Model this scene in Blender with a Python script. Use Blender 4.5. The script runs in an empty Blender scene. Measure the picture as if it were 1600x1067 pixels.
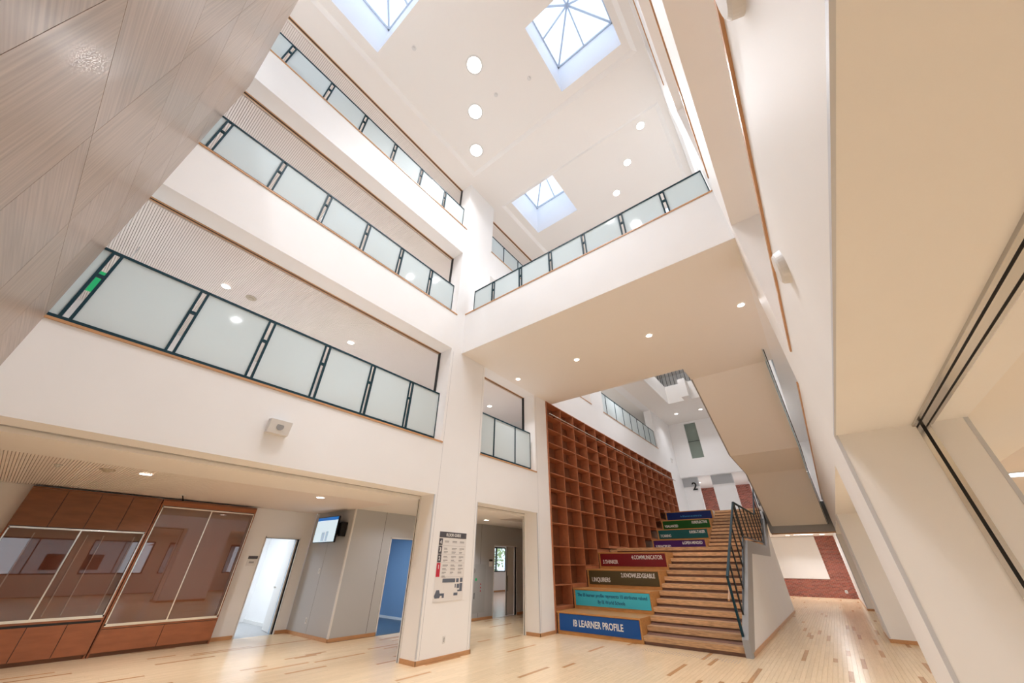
import bpy, bmesh, math, random
from mathutils import Matrix, Vector
random.seed(7)
SC = bpy.context.scene
COL = SC.collection

# ------------------------------------------------------------------ camera, world, exposure
RR = ((0.78991, 0.61316, 0.00861), (-0.32183, 0.42646, -0.84531), (-0.52198, 0.66495, 0.5342))
cd = bpy.data.cameras.new('camera')
cam = bpy.data.objects.new('camera', cd)
COL.objects.link(cam)
cd.sensor_width = 36.0
cd.lens = 549.13 * 36.0 / 1600.0
cd.clip_start = 0.02
cd.clip_end = 300
r0, r1, r2 = [Vector(r) for r in RR]
M = Matrix(((r0.x, -r1.x, -r2.x, 0), (r0.y, -r1.y, -r2.y, 0), (r0.z, -r1.z, -r2.z, 1.65), (0, 0, 0, 1)))
cam.matrix_world = M
SC.camera = cam

W = bpy.data.worlds.new('sky')
SC.world = W
W.use_nodes = True
bgn = W.node_tree.nodes['Background']
bgn.inputs[0].default_value = (0.78, 0.87, 1.0, 1)
bgn.inputs[1].default_value = 2.2
SC.view_settings.view_transform = 'Standard'
SC.view_settings.look = 'None'
SC.view_settings.gamma = 1.0
SC.view_settings.use_curve_mapping = False
SC.view_settings.exposure = 0.03
LP = 0.46            # overall lamp power
SC.cycles.max_bounces = 14
SC.cycles.diffuse_bounces = 10
SC.cycles.sample_clamp_indirect = 6.0


def s2l(c):
    return tuple((x / 12.92 if x <= 0.04045 else ((x + 0.055) / 1.055) ** 2.4) for x in (v / 255.0 for v in c))


def lamp(x, y, z, power, size=0.18, col=(0.96, 0.965, 1.0), rot=(0, 0, 0), sy=None, spread=180):
    l = bpy.data.lights.new('lamp', 'AREA')
    l.shape = 'DISK'
    if sy:
        l.shape = 'RECTANGLE'
        l.size_y = sy
    l.size = size
    l.energy = power * LP
    l.color = col
    l.spread = math.radians(spread)
    o = bpy.data.objects.new('lamp_light', l)
    o.location = (x, y, z)
    o.rotation_euler = rot
    COL.objects.link(o)
    return o


# ------------------------------------------------------------------ materials
MATS = {}


def mat(name, rgb, rough=0.5, spec=0.5, metal=0.0, emit=None, es=1.0, coat=0.0, noise=0.0, nscale=3.0, bump=0.0, randv=0.0, stretch=None):
    m = bpy.data.materials.new(name)
    m.use_nodes = True
    nt = m.node_tree
    b = nt.nodes['Principled BSDF']
    c = s2l(rgb)
    b.inputs['Base Color'].default_value = (*c, 1)
    b.inputs['Roughness'].default_value = rough
    b.inputs['Specular IOR Level'].default_value = spec
    b.inputs['Metallic'].default_value = metal
    b.inputs['Coat Weight'].default_value = coat
    b.inputs['Coat Roughness'].default_value = 0.05
    if emit is not None:
        b.inputs['Emission Color'].default_value = (*s2l(emit), 1)
        b.inputs['Emission Strength'].default_value = es
    if noise or randv or bump:
        tc = nt.nodes.new('ShaderNodeTexCoord')
        mp = nt.nodes.new('ShaderNodeMapping')
        nt.links.new(tc.outputs['Object'], mp.inputs['Vector'])
        if stretch:
            mp.inputs['Scale'].default_value = stretch
        nz = nt.nodes.new('ShaderNodeTexNoise')
        nz.inputs['Scale'].default_value = nscale
        nz.inputs['Detail'].default_value = 5
        nt.links.new(mp.outputs[0], nz.inputs['Vector'])
        if noise or randv:
            hs = nt.nodes.new('ShaderNodeHueSaturation')
            hs.inputs['Color'].default_value = (*c, 1)
            mr = nt.nodes.new('ShaderNodeMapRange')
            mr.inputs['From Min'].default_value = 0.3
            mr.inputs['From Max'].default_value = 0.7
            mr.inputs['To Min'].default_value = 1 - noise
            mr.inputs['To Max'].default_value = 1 + noise
            nt.links.new(nz.outputs['Fac'], mr.inputs['Value'])
            val = mr.outputs[0]
            if randv:
                oi = nt.nodes.new('ShaderNodeObjectInfo')
                at = nt.nodes.new('ShaderNodeAttribute')
                at.attribute_name = 'pv'
                ad = nt.nodes.new('ShaderNodeMath')
                ad.operation = 'ADD'
                nt.links.new(oi.outputs['Random'], ad.inputs[0])
                nt.links.new(at.outputs['Fac'], ad.inputs[1])
                fr = nt.nodes.new('ShaderNodeMath')
                fr.operation = 'FRACT'
                nt.links.new(ad.outputs[0], fr.inputs[0])
                m2 = nt.nodes.new('ShaderNodeMapRange')
                m2.inputs['To Min'].default_value = 1 - randv
                m2.inputs['To Max'].default_value = 1 + randv
                nt.links.new(fr.outputs[0], m2.inputs['Value'])
                mu = nt.nodes.new('ShaderNodeMath')
                mu.operation = 'MULTIPLY'
                nt.links.new(val, mu.inputs[0])
                nt.links.new(m2.outputs[0], mu.inputs[1])
                val = mu.outputs[0]
            nt.links.new(val, hs.inputs['Value'])
            nt.links.new(hs.outputs[0], b.inputs['Base Color'])
        if bump:
            bp = nt.nodes.new('ShaderNodeBump')
            bp.inputs['Strength'].default_value = bump
            bp.inputs['Distance'].default_value = 0.01
            nt.links.new(nz.outputs['Fac'], bp.inputs['Height'])
            nt.links.new(bp.outputs[0], b.inputs['Normal'])
    MATS[name] = m
    return m


WHITE = mat('white_paint', (243, 243, 243), 0.5, 0.25, noise=0.01, nscale=1.5)
SOFFIT = mat('soffit_paint', (241, 238, 234), 0.6, 0.3)
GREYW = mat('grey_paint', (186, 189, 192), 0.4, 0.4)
RIB = mat('ribbed_ceiling_board', (243, 236, 231), 0.6)
RIBBACK = mat('ribbed_ceiling_backing', (200, 188, 181), 0.8)
OAKTRIM = mat('oak_trim', (196, 148, 104), 0.35, noise=0.12, nscale=6, stretch=(6, 0.6, 6))
TEAL = mat('dark_teal_steel', (18, 56, 68), 0.5, 0.25)
BLACKST = mat('black_steel', (28, 32, 34), 0.4)
DARK = mat('dark_slot', (30, 28, 27), 0.7)
STEEL = mat('brushed_steel', (190, 188, 186), 0.22, metal=0.9)
CHROME = mat('bright_steel', (225, 222, 215), 0.15, metal=1.0)
GUARD = mat('corner_guard_metal', (208, 212, 218), 0.4, metal=0.1)
GREYSTR = mat('stringer_grey_paint', (158, 158, 158), 0.45)
CHERRY = mat('cherry_wood', (156, 94, 60), 0.33, noise=0.12, nscale=2.5, stretch=(1, 1, 5), bump=0.05)
CHERRYD = mat('cherry_wood_dark', (126, 80, 50), 0.4, noise=0.12, nscale=2.5, stretch=(1, 1, 5))
CABBACK = mat('cabinet_lining', (168, 128, 110), 0.6)
SHELF = mat('bookshelf_wood', (182, 116, 80), 0.5, noise=0.10, nscale=3, stretch=(3, 1, 3))
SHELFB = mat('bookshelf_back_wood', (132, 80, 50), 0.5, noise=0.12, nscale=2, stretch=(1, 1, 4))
BENCHW = mat('bench_wood', (196, 142, 84), 0.35, noise=0.16, nscale=4, stretch=(1, 6, 6))
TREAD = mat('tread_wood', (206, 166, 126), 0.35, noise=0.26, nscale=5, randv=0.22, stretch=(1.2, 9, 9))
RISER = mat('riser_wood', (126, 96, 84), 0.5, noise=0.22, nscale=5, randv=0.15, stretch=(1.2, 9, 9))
PLANK = mat('pale_maple_plank', (233, 208, 172), 0.24, 0.5, noise=0.05, nscale=4, randv=0.045, stretch=(10, 1, 1))
PLANKD = mat('brown_maple_plank', (196, 152, 108), 0.26, 0.5, noise=0.12, nscale=4, randv=0.12, stretch=(10, 1, 1))
JOINT = mat('floor_joint', (190, 155, 112), 0.5)
GREYFL = mat('grey_room_floor', (176, 178, 180), 0.35, noise=0.06, nscale=4, stretch=(1, 8, 1))
BLUEFL = mat('blue_room_floor', (70, 92, 112), 0.4, noise=0.1, nscale=4)
WOODH = mat('wood_panel_grain_across', (162, 147, 136), 0.34, 0.35, noise=0.22, nscale=2.4, randv=0.05, stretch=(0.5, 1, 14))
WOODV = mat('wood_panel_grain_upright', (160, 144, 131), 0.34, 0.35, noise=0.22, nscale=2.4, randv=0.05, stretch=(14, 1, 0.5))
BRICK = mat('red_brick', (158, 92, 76), 0.75, noise=0.12, nscale=8, randv=0.32)
MORTAR = mat('mortar', (186, 172, 166), 0.9)
PLASTIC = mat('white_plastic', (225, 224, 222), 0.4)
PLASTICD = mat('grey_plastic', (150, 150, 150), 0.5)
LAMPM = mat('lit_lamp', (255, 255, 255), 0.5, emit=(255, 248, 238), es=8.0)
COOLLAMP = mat('lit_square_lamp', (255, 255, 255), 0.5, emit=(245, 250, 255), es=6.0)
BLUEW = mat('blue_paint', (122, 152, 184), 0.4)
SHAFT = mat('skylight_shaft_white', (246, 248, 252), 0.35)
SKYFR = mat('skylight_frame', (196, 206, 218), 0.4)
COVE = mat('cove_white', (246, 245, 243), 0.35)
TXT = mat('white_lettering', (238, 238, 236), 0.5)
TXTB = mat('blue_lettering', (24, 92, 140), 0.5)
TXTB2 = mat('light_blue_lettering', (60, 150, 205), 0.5)
INK = mat('black_lettering', (28, 28, 30), 0.5)
CHARC = mat('charcoal_print', (84, 82, 88), 0.6)
GREYP = mat('grey_print', (170, 168, 168), 0.6)
MAPB = mat('slate_print', (100, 108, 122), 0.6)
REDP = mat('crimson_print', (196, 42, 66), 0.6)
PAPER = mat('sign_paper', (232, 230, 228), 0.5)
SCR = mat('screen_page', (200, 225, 240), 0.3, emit=(205, 228, 242), es=0.75)
SCRB = mat('screen_blue_bar', (20, 100, 180), 0.3, emit=(20, 105, 185), es=0.7)
SCRG = mat('screen_grey_blue', (165, 190, 215), 0.3, emit=(168, 192, 216), es=0.6)
BLACKP = mat('black_plastic', (22, 22, 24), 0.3)
GREEN = mat('green_exit_sign', (20, 150, 90), 0.4, emit=(20, 150, 90), es=0.5)
LEAF = mat('tree_leaves', (176, 190, 140), 0.8, noise=0.4, nscale=6)
OUTB = mat('far_building_wall', (205, 208, 210), 0.8)
OUTR = mat('far_building_roof', (120, 90, 84), 0.8)
GROUND = mat('outside_ground', (150, 148, 135), 0.9)
PANEL = {}
for k, c in dict(royal=(12, 82, 160), cyan=(66, 196, 222), olive=(84, 74, 46), crimson=(124, 26, 36), purple=(70, 30, 98), teal=(24, 92, 92), green=(10, 78, 24), navy=(8, 38, 98)).items():
    PANEL[k] = mat(k + '_front_board', c, 0.4, 0.4)


def glassy(name, rgb, transl=0.45, rough=0.06, spec=0.6):
    m = mat(name, rgb, rough, spec)
    nt = m.node_tree
    b = nt.nodes['Principled BSDF']
    t = nt.nodes.new('ShaderNodeBsdfTranslucent')
    t.inputs[0].default_value = (*s2l(rgb), 1)
    mx = nt.nodes.new('ShaderNodeMixShader')
    mx.inputs[0].default_value = transl
    nt.links.new(b.outputs[0], mx.inputs[1])
    nt.links.new(t.outputs[0], mx.inputs[2])
    nt.links.new(mx.outputs[0], nt.nodes['Material Output'].inputs[0])
    return m


def clear(name, rgb, refl=0.12, rough=0.0, diff=0.0):
    m = bpy.data.materials.new(name)
    m.use_nodes = True
    nt = m.node_tree
    nt.nodes.remove(nt.nodes['Principled BSDF'])
    tr = nt.nodes.new('ShaderNodeBsdfTransparent')
    tr.inputs[0].default_value = (*s2l(rgb), 1)
    gl = nt.nodes.new('ShaderNodeBsdfGlossy')
    gl.inputs['Roughness'].default_value = rough
    lw = nt.nodes.new('ShaderNodeLayerWeight')
    lw.inputs[0].default_value = 0.5
    mr = nt.nodes.new('ShaderNodeMapRange')
    mr.inputs['To Min'].default_value = refl
    mr.inputs['To Max'].default_value = 1.0
    pw = nt.nodes.new('ShaderNodeMath')
    pw.operation = 'POWER'
    pw.inputs[1].default_value = 4.5
    nt.links.new(lw.outputs['Facing'], pw.inputs[0])
    nt.links.new(pw.outputs[0], mr.inputs['Value'])
    mx = nt.nodes.new('ShaderNodeMixShader')
    nt.links.new(mr.outputs[0], mx.inputs[0])
    nt.links.new(tr.outputs[0], mx.inputs[1])
    nt.links.new(gl.outputs[0], mx.inputs[2])
    out = mx.outputs[0]
    if diff:
        df = nt.nodes.new('ShaderNodeBsdfDiffuse')
        df.inputs[0].default_value = (0.8, 0.86, 0.95, 1)
        m3 = nt.nodes.new('ShaderNodeMixShader')
        m3.inputs[0].default_value = diff
        nt.links.new(out, m3.inputs[1])
        nt.links.new(df.outputs[0], m3.inputs[2])
        out = m3.outputs[0]
    nt.links.new(out, nt.nodes['Material Output'].inputs[0])
    return m


MILK = glassy('milky_laminated_glass', (230, 239, 241), 0.45)
CLEAR = clear('window_glass', (245, 250, 250), 0.05)
CABGL = clear('cabinet_glass', (235, 220, 212), 0.11)
SKYGL = clear('skylight_glass', (238, 244, 250), 0.03, 0.1, 0.15)


# ------------------------------------------------------------------ mesh helpers
class MB:
    def __init__(s):
        s.v = []
        s.f = []
        s.pv = []

    def box(s, x0, x1, y0, y1, z0, z1, pv=None):
        if x0 > x1: x0, x1 = x1, x0
        if y0 > y1: y0, y1 = y1, y0
        if z0 > z1: z0, z1 = z1, z0
        n = len(s.v)
        s.v += [(x0, y0, z0), (x1, y0, z0), (x1, y1, z0), (x0, y1, z0), (x0, y0, z1), (x1, y0, z1), (x1, y1, z1), (x0, y1, z1)]
        s.f += [(n, n + 3, n + 2, n + 1), (n + 4, n + 5, n + 6, n + 7), (n, n + 1, n + 5, n + 4), (n + 1, n + 2, n + 6, n + 5), (n + 2, n + 3, n + 7, n + 6), (n + 3, n, n + 4, n + 7)]
        s.pv += [pv or 0.0] * 6
        return s

    def prism(s, pts, a0, a1, ax='x'):
        """polygon pts extruded along an axis: ax x -> pts are (y,z); ax y -> (x,z); ax z -> (x,y)"""
        n = len(s.v)
        k = len(pts)
        for a in (a0, a1):
            for p, q in pts:
                s.v.append({'x': (a, p, q), 'y': (p, a, q), 'z': (p, q, a)}[ax])
        s.f.append(tuple(range(n, n + k)))
        s.f.append(tuple(range(n + 2 * k - 1, n + k - 1, -1)))
        for i in range(k):
            j = (i + 1) % k
            s.f.append((n + i, n + k + i, n + k + j, n + j))
        s.pv += [0.0] * (k + 2)
        return s

    def cyl(s, c, r, l, ax='z', n=24, r2=None):
        r2 = r if r2 is None else r2
        b = len(s.v)
        for t, rr in ((0, r), (l, r2)):
            for i in range(n):
                a = 2 * math.pi * i / n
                u, w = rr * math.cos(a), rr * math.sin(a)
                p = {'z': (u, w, t), 'x': (t, u, w), 'y': (u, t, w)}[ax]
                s.v.append((c[0] + p[0], c[1] + p[1], c[2] + p[2]))
        s.f.append(tuple(range(b, b + n)))
        s.f.append(tuple(range(b + 2 * n - 1, b + n - 1, -1)))
        for i in range(n):
            j = (i + 1) % n
            s.f.append((b + i, b + n + i, b + n + j, b + j))
        s.pv += [0.0] * (n + 2)
        return s

    def bar(s, p, q, w, d=None):
        """square bar from p to q"""
        p, q = Vector(p), Vector(q)
        d = d or w
        t = (q - p).normalized()
        up = Vector((0, 0, 1)) if abs(t.z) < 0.95 else Vector((0, 1, 0))
        a = t.cross(up).normalized() * w / 2
        b = a.cross(t).normalized() * d / 2
        n = len(s.v)
        for o in (p, q):
            for e in (-a - b, a - b, a + b, -a + b):
                s.v.append(tuple(o + e))
        s.f += [(n, n + 3, n + 2, n + 1), (n + 4, n + 5, n + 6, n + 7), (n, n + 1, n + 5, n + 4), (n + 1, n + 2, n + 6, n + 5), (n + 2, n + 3, n + 7, n + 6), (n + 3, n, n + 4, n + 7)]
        s.pv += [0.0] * 6
        return s

    def quad(s, *pts):
        n = len(s.v)
        s.v += [tuple(p) for p in pts]
        s.f.append(tuple(range(n, n + len(pts))))
        s.pv.append(0.0)
        return s

    def build(s, name, m, parent=None, kind=None, fix=True, bevel=0):
        me = bpy.data.meshes.new(name)
        off = Vector((0, 0, 0))
        p = parent
        while p is not None:
            off += p.location
            p = p.parent
        me.from_pydata([(v[0] - off.x, v[1] - off.y, v[2] - off.z) for v in s.v], [], s.f)
        if any(s.pv):
            at = me.attributes.new('pv', 'FLOAT', 'FACE')
            at.data.foreach_set('value', s.pv)
        if fix:
            bm = bmesh.new()
            bm.from_mesh(me)
            bmesh.ops.recalc_face_normals(bm, faces=bm.faces)
            if bevel:
                bmesh.ops.bevel(bm, geom=list(bm.edges), offset=bevel, segments=1, affect='EDGES')
            bm.to_mesh(me)
            bm.free()
        me.materials.append(m)
        o = bpy.data.objects.new(name, me)
        COL.objects.link(o)
        if parent is not None:
            o.parent = parent
        if kind:
            o['kind'] = kind
        return o


def B(*a):
    return MB().box(*a)


def S(name, mbx, m, parent=None, **k):
    return mbx.build(name, m, parent, kind='structure' if parent is None else None, **k)


def thing(name, label, cat, loc, group=None):
    o = bpy.data.objects.new(name, None)
    o.empty_display_size = 0.1
    o.location = loc
    COL.objects.link(o)
    o['label'] = label
    o['category'] = cat
    if group:
        o['group'] = group
    return o


def tag(o, label, cat, group=None):
    o['label'] = label
    o['category'] = cat
    if group:
        o['group'] = group
    return o


def text(body, size, loc, m, parent, name='lettering', face='-y', align='LEFT', bold=0.0, sx=1.0, depth=0.003):
    cu = bpy.data.curves.new('t', 'FONT')
    cu.body = body
    cu.size = size
    cu.align_x = align
    cu.extrude = depth
    cu.offset = bold
    cu.resolution_u = 3
    to = bpy.data.objects.new('t', cu)
    me = bpy.data.meshes.new_from_object(to)
    bpy.data.objects.remove(to)
    off = Vector((0, 0, 0))
    p = parent
    while p is not None:
        off += p.location
        p = p.parent
    for v in me.vertices:
        a, b, c = v.co.x * sx, v.co.y, v.co.z
        if face == '-y':
            w = (a, -c, b)
        else:  # facing +x, text runs along +y
            w = (c, a, b)
        v.co = Vector(w) + Vector(loc) - off
    me.materials.clear()
    me.materials.append(m)
    o = bpy.data.objects.new(name, me)
    COL.objects.link(o)
    if parent:
        o.parent = parent
    return o


def wall_x(mbx, x0, x1, y0, y1, z0, z1, holes):
    ys = sorted({y0, y1} | {h[0] for h in holes} | {h[1] for h in holes})
    zs = sorted({z0, z1} | {h[2] for h in holes} | {h[3] for h in holes})
    ys = [y for y in ys if y0 <= y <= y1]
    zs = [z for z in zs if z0 <= z <= z1]
    for j in range(len(zs) - 1):
        run = None
        for i in range(len(ys) - 1):
            cy, cz = (ys[i] + ys[i + 1]) / 2, (zs[j] + zs[j + 1]) / 2
            solid = not any(h[0] < cy < h[1] and h[2] < cz < h[3] for h in holes)
            if solid:
                run = run or ys[i]
                if run == ys[i]: start = ys[i]
                run = start
            if (not solid or i == len(ys) - 2) and run is not None:
                end = ys[i + 1] if solid else ys[i]
                mbx.box(x0, x1, start, end, zs[j], zs[j + 1])
                run = None
    return mbx


XS0_ = -4.32
XA = -6.83      # left facade plane
XB = 0.5        # right facade plane
YN = -0.8       # wood clad wall
F = [0.0, 4.22, 8.21, 12.16]
H = [3.0, 6.97, 10.9, 14.87]

# ------------------------------------------------------------------ structure
def hole_list(lst): return lst
LA = [(-0.8, 5.85, 0, 3.0), (7.32, 10.06, 0, 3.0), (10.82, 26.3, 0, 6.98),
      (-3.5, 5.85, F[1], H[1]), (7.32, 10.06, F[1], H[1]),
      (-6, 5.85, F[2], H[2]), (7.32, 10.06, F[2], H[2]), (11.2, 14.95, F[2], H[2]), (16.35, 24.6, F[2], H[2]),
      (-6, 5.85, F[3], H[3]), (7.32, 15.0, F[3], H[3]), (16.35, 24.6, F[3], H[3])]


def gridwall(name, x0, x1, y0, y1, z0, z1, holes, m):
    ys = sorted({y0, y1} | {v for h in holes for v in h[:2] if y0 < v < y1})
    zs = sorted({z0, z1} | {v for h in holes for v in h[2:] if z0 < v < z1})
    ys = [v for v in ys]
    mb = MB()
    cell = lambda i, j: not any(h[0] < (ys[i] + ys[i + 1]) / 2 < h[1] and h[2] < (zs[j] + zs[j + 1]) / 2 < h[3] for h in holes)
    vid = {}

    def V(i, j, x):
        k = (i, j, x)
        if k not in vid:
            vid[k] = len(mb.v)
            mb.v.append((x, ys[i], zs[j]))
        return vid[k]
    ny, nz = len(ys) - 1, len(zs) - 1
    for i in range(ny):
        for j in range(nz):
            if not cell(i, j):
                continue
            for x in (x0, x1):
                mb.f.append((V(i, j, x), V(i + 1, j, x), V(i + 1, j + 1, x), V(i, j + 1, x)))
            for di, dj, a, b in ((-1, 0, (i, j), (i, j + 1)), (1, 0, (i + 1, j), (i + 1, j + 1)), (0, -1, (i, j), (i + 1, j)), (0, 1, (i, j + 1), (i + 1, j + 1))):
                ii, jj = i + di, j + dj
                if not (0 <= ii < ny and 0 <= jj < nz) or not cell(ii, jj):
                    mb.f.append((V(*a, x0), V(*b, x0), V(*b, x1), V(*a, x1)))
    mb.pv = [0.0] * len(mb.f)
    o = mb.build(name, m)
    o['kind'] = 'structure'
    return o


gridwall('wall_left', XA - 0.5, XA, -6, 28.6, 0, H[3], LA, WHITE)
LB = [(-0.8, 5.75, 0, 3.0), (7.6, 15.4, 0, 3.0), (17.2, 25.3, 0, 3.0),
      (-0.8, 5.9, 4.3, H[1]), (7.3, 22.9, 4.3, H[1]),
      (-6, 5.7, 8.27, H[2]), (7.3, 22, 8.27, H[2]),
      (-6, 5.6, 12.2, H[3] - 0.25), (7.3, 22, 12.2, H[3] - 0.25)]
wr = gridwall('wall_right', XB, XB + 1.1, -6, 34, 0, H[3], LB, WHITE)

# floor base, then planks
floor = S('floor', B(-10.25, 9.0, -4.3, 34.4, -0.3, -0.012), JOINT)
B(-12.45, -10.25, -4.3, 5.97, -0.3, -0.012).build('floor_joint_base', JOINT, floor)
B(-19.5, -12.45, 2.0, 6.0, -0.3, 0.0).build('room_floor', GREYFL, floor)
B(-13.5, -10.25, 6.05, 11.5, -0.3, 0.0).build('blue_room_floor', BLUEFL, floor)
B(-21.0, -10.25, 11.5, 24.0, -0.3, 0.0).build('far_room_floor', mat('far_room_planks', (205, 180, 160), 0.2, noise=0.1, nscale=5, stretch=(10, 1, 1)), floor)
PWID, PLEN = 0.075, 0.95
fd = Vector((-r2.x, -r2.y))
cand = []
nx = int(12.45 + 3.2) / PWID
ix = 0
x = -12.45
rnd = random.Random(11)
while x < 7.5:
    y = -0.8 - rnd.random() * PLEN
    while y < 34.0:
        L = rnd.choice((0.45, 0.75, 0.95, 0.95, 1.1))
        if x < -10.25 and y > 5.97:
            break
        y1 = min(y + L, 34.0 if x > -10.25 else 5.97)
        dark = rnd.random() < (0.055 if y < 16 else 0.035)
        cand.append((x, x + PWID, max(y, -0.8), y1, dark, rnd.random()))
        y += L
    x += PWID


def proj(x, y, z):
    d = Vector((x, y, z - 1.65))
    zc = r2.dot(d)
    if zc < 0.1:
        return None
    return (549.13 * r0.dot(d) / zc + 800, 549.13 * r1.dot(d) / zc + 533.5)


size = []
for c in cand:
    p = [proj(a, b, 0) for a, b in ((c[0], c[2]), (c[1], c[2]), (c[1], c[3]), (c[0], c[3]))]
    if all(p) and c[3] > c[2] + 0.05:
        cx = sum(q[0] for q in p) / 4
        cy = sum(q[1] for q in p) / 4
        ar = 0.5 * abs(sum(p[i][0] * p[(i + 1) % 4][1] - p[(i + 1) % 4][0] * p[i][1] for i in range(4)))
        hid = (cx > 1434 + (cy - 1008) * 0.5) or (cx < 735 and cx > 616 and cy < 1040)
        if 0 < cx < 1600 and 0 < cy < 1067 and not hid:
            size.append((ar, c))
size.sort(key=lambda t: -t[0])
near = {id(t[1]) for t in size[:296]}
meshes = {}
for c in cand:
    if id(c) in near:
        L = round(c[3] - c[2], 3)
        key = (L, c[4])
        g = 0.0011
        if key not in meshes:
            mb = B(g, PWID - g, g, L - g, -0.012, 0.0)
            o = mb.build('plank', PLANKD if c[4] else PLANK, floor)
            meshes[key] = o.data
        else:
            o = bpy.data.objects.new('plank', meshes[key])
            COL.objects.link(o)
            o.parent = floor
        o.location = (c[0], c[2], 0)
for dk, m in ((False, PLANK), (True, PLANKD)):
    mb = MB()
    for c in cand:
        if id(c) not in near and c[4] == dk and c[3] > c[2] + 0.02:
            g = 0.0011
            mb.box(c[0] + g, c[1] - g, c[2] + g, c[3] - g, -0.012, 0.0, c[5] + 0.001)
    o = mb.build('distant_planks', m, floor, fix=False)
    o['kind'] = 'stuff'

# wood clad wall at the near end
wn = S('wall_near', B(XA, XB, YN - 0.6, YN - 0.022, 0, 10.5), DARK)
pc = 0
for i in range(-1, 6):
    for k in range(0, 9):
        x1 = 0.54 - 1.25 * i
        x0 = x1 - 1.25
        z0 = 0.44 + 1.26 * (k - 1)
        z1 = z0 + 1.26
        x0c, x1c, z0c, z1c = max(x0, XA), min(x1, XB), max(z0, 0.0), min(z1, 10.52)
        if x1c - x0c < 0.02 or z1c - z0c < 0.02:
            continue
        g = 0.0028
        # grain runs across on one panel and upright on the next
        B(x0c + g, x1c - g, YN - 0.022, YN, z0c + g, z1c - g).build('panel', WOODV if (i + k) % 2 else WOODH, wn)
S('wall_near_upper', B(-7.4, 1.6, -6.3, -6.0, 10.5, 15), WHITE)
S('floor_near_upper', B(-7.4, 1.6, -6.0, YN - 0.6, 10.2, 10.5), WHITE)

# ceilings with skylight holes
skl = [(-6.08, -4.04, -1.15, 0.87), (-2.13, -0.05, 3.18, 5.26), (-6.08, -3.98, 7.6, 9.68), (-2.13, -0.05, -1.15 - 0.0, 0.87), (-5.4, -3.3, 20.9, 23.0), (-2.13, -0.05, 12.0, 14.1)]
rec = [(-6.5, 0.26, -5.6, 5.7), (-6.5, 0.3, 7.44, 28.0)]
ZC = H[3]
cel = MB()
xs0, xs1, ys0, ys1 = XA - 0.0, XB, -6.0, 28.6
cel.box(xs0, xs1, ys0, rec[0][2], ZC, ZC + 0.3)
cel.box(xs0, xs1, rec[0][3], rec[1][2], ZC, ZC + 0.3)
cel.box(xs0, xs1, rec[1][3], ys1, ZC, ZC + 0.3)
for r in rec:
    cel.box(xs0, r[0], r[2], r[3], ZC, ZC + 0.3)
    cel.box(r[1], xs1, r[2], r[3], ZC, ZC + 0.3)
S('ceiling', cel, SOFFIT)
ZR = ZC + 0.09


def holed(mbx, x0, x1, y0, y1, z0, z1, holes):
    xs = sorted({x0, x1} | {v for h in holes for v in h[:2] if x0 < v < x1})
    ys = sorted({y0, y1} | {v for h in holes for v in h[2:4] if y0 < v < y1})
    for i in range(len(xs) - 1):
        for j in range(len(ys) - 1):
            cx, cy = (xs[i] + xs[i + 1]) / 2, (ys[j] + ys[j + 1]) / 2
            if not any(h[0] < cx < h[1] and h[2] < cy < h[3] for h in holes):
                mbx.box(xs[i], xs[i + 1], ys[j], ys[j + 1], z0, z1)
    return mbx


for n, r in enumerate(rec):
    S('ceiling_recess', holed(MB(), r[0], r[1], r[2], r[3], ZR, ZR + 0.02, skl), SOFFIT)
    t = MB()
    w = 0.13
    a = (r[0], r[1], r[2], r[3])
    lo, hi = ZC - 0.004, ZR
    c0 = [(a[0], a[2]), (a[1], a[2]), (a[1], a[3]), (a[0], a[3])]
    c1 = [(a[0] + w, a[2] + w), (a[1] - w, a[2] + w), (a[1] - w, a[3] - w), (a[0] + w, a[3] - w)]
    for i in range(4):
        j = (i + 1) % 4
        t.quad((*c0[i], lo), (*c0[j], lo), (*c1[j], hi - 0.002), (*c1[i], hi - 0.002))
        t.quad((*c0[i], lo + 0.3), (*c0[j], lo + 0.3), (*c0[j], lo), (*c0[i], lo))
    t.build('trim_%d' % (n + 1), COVE, fix=False)['kind'] = 'structure'
# roof above the side halls and plenum
S('ceiling_left_hall', B(-12.6, XA, -6, 28.6, ZC, ZC + 0.3), SOFFIT)
S('ceiling_right_hall', B(XB, 9.0, -6, 34.3, ZC, ZC + 0.3), SOFFIT)
for n, (a, b, c, d) in enumerate(skl):
    zt = 16.75
    sh = MB()
    for q in ((a - 0.1, a, c - 0.1, d + 0.1), (b, b + 0.1, c - 0.1, d + 0.1), (a, b, c - 0.1, c), (a, b, d, d + 0.1)):
        sh.box(q[0], q[1], q[2], q[3], ZR + 0.02, zt)
    w = S('window_%d' % (n + 1), sh, SHAFT)
    fr = MB()
    ap = Vector(((a + b) / 2, (c + d) / 2, 17.75))
    cor = [Vector((a, c, zt)), Vector((b, c, zt)), Vector((b, d, zt)), Vector((a, d, zt))]
    for i in range(4):
        j = (i + 1) % 4
        fr.bar(cor[i] + Vector((0, 0, 0.02)), cor[j] + Vector((0, 0, 0.02)), 0.09, 0.09)
        fr.bar(cor[i], ap, 0.06)
        mid = (cor[i] + cor[j]) / 2
        fr.bar(mid, ap, 0.05)
        MB().quad(cor[i], cor[j], ap).build('pane', SKYGL, w, fix=False)
    fr.cyl((ap.x, ap.y, ap.z - 0.03), 0.07, 0.05, n=16)
    fr.build('glazing_bars', SKYFR, w)

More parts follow.
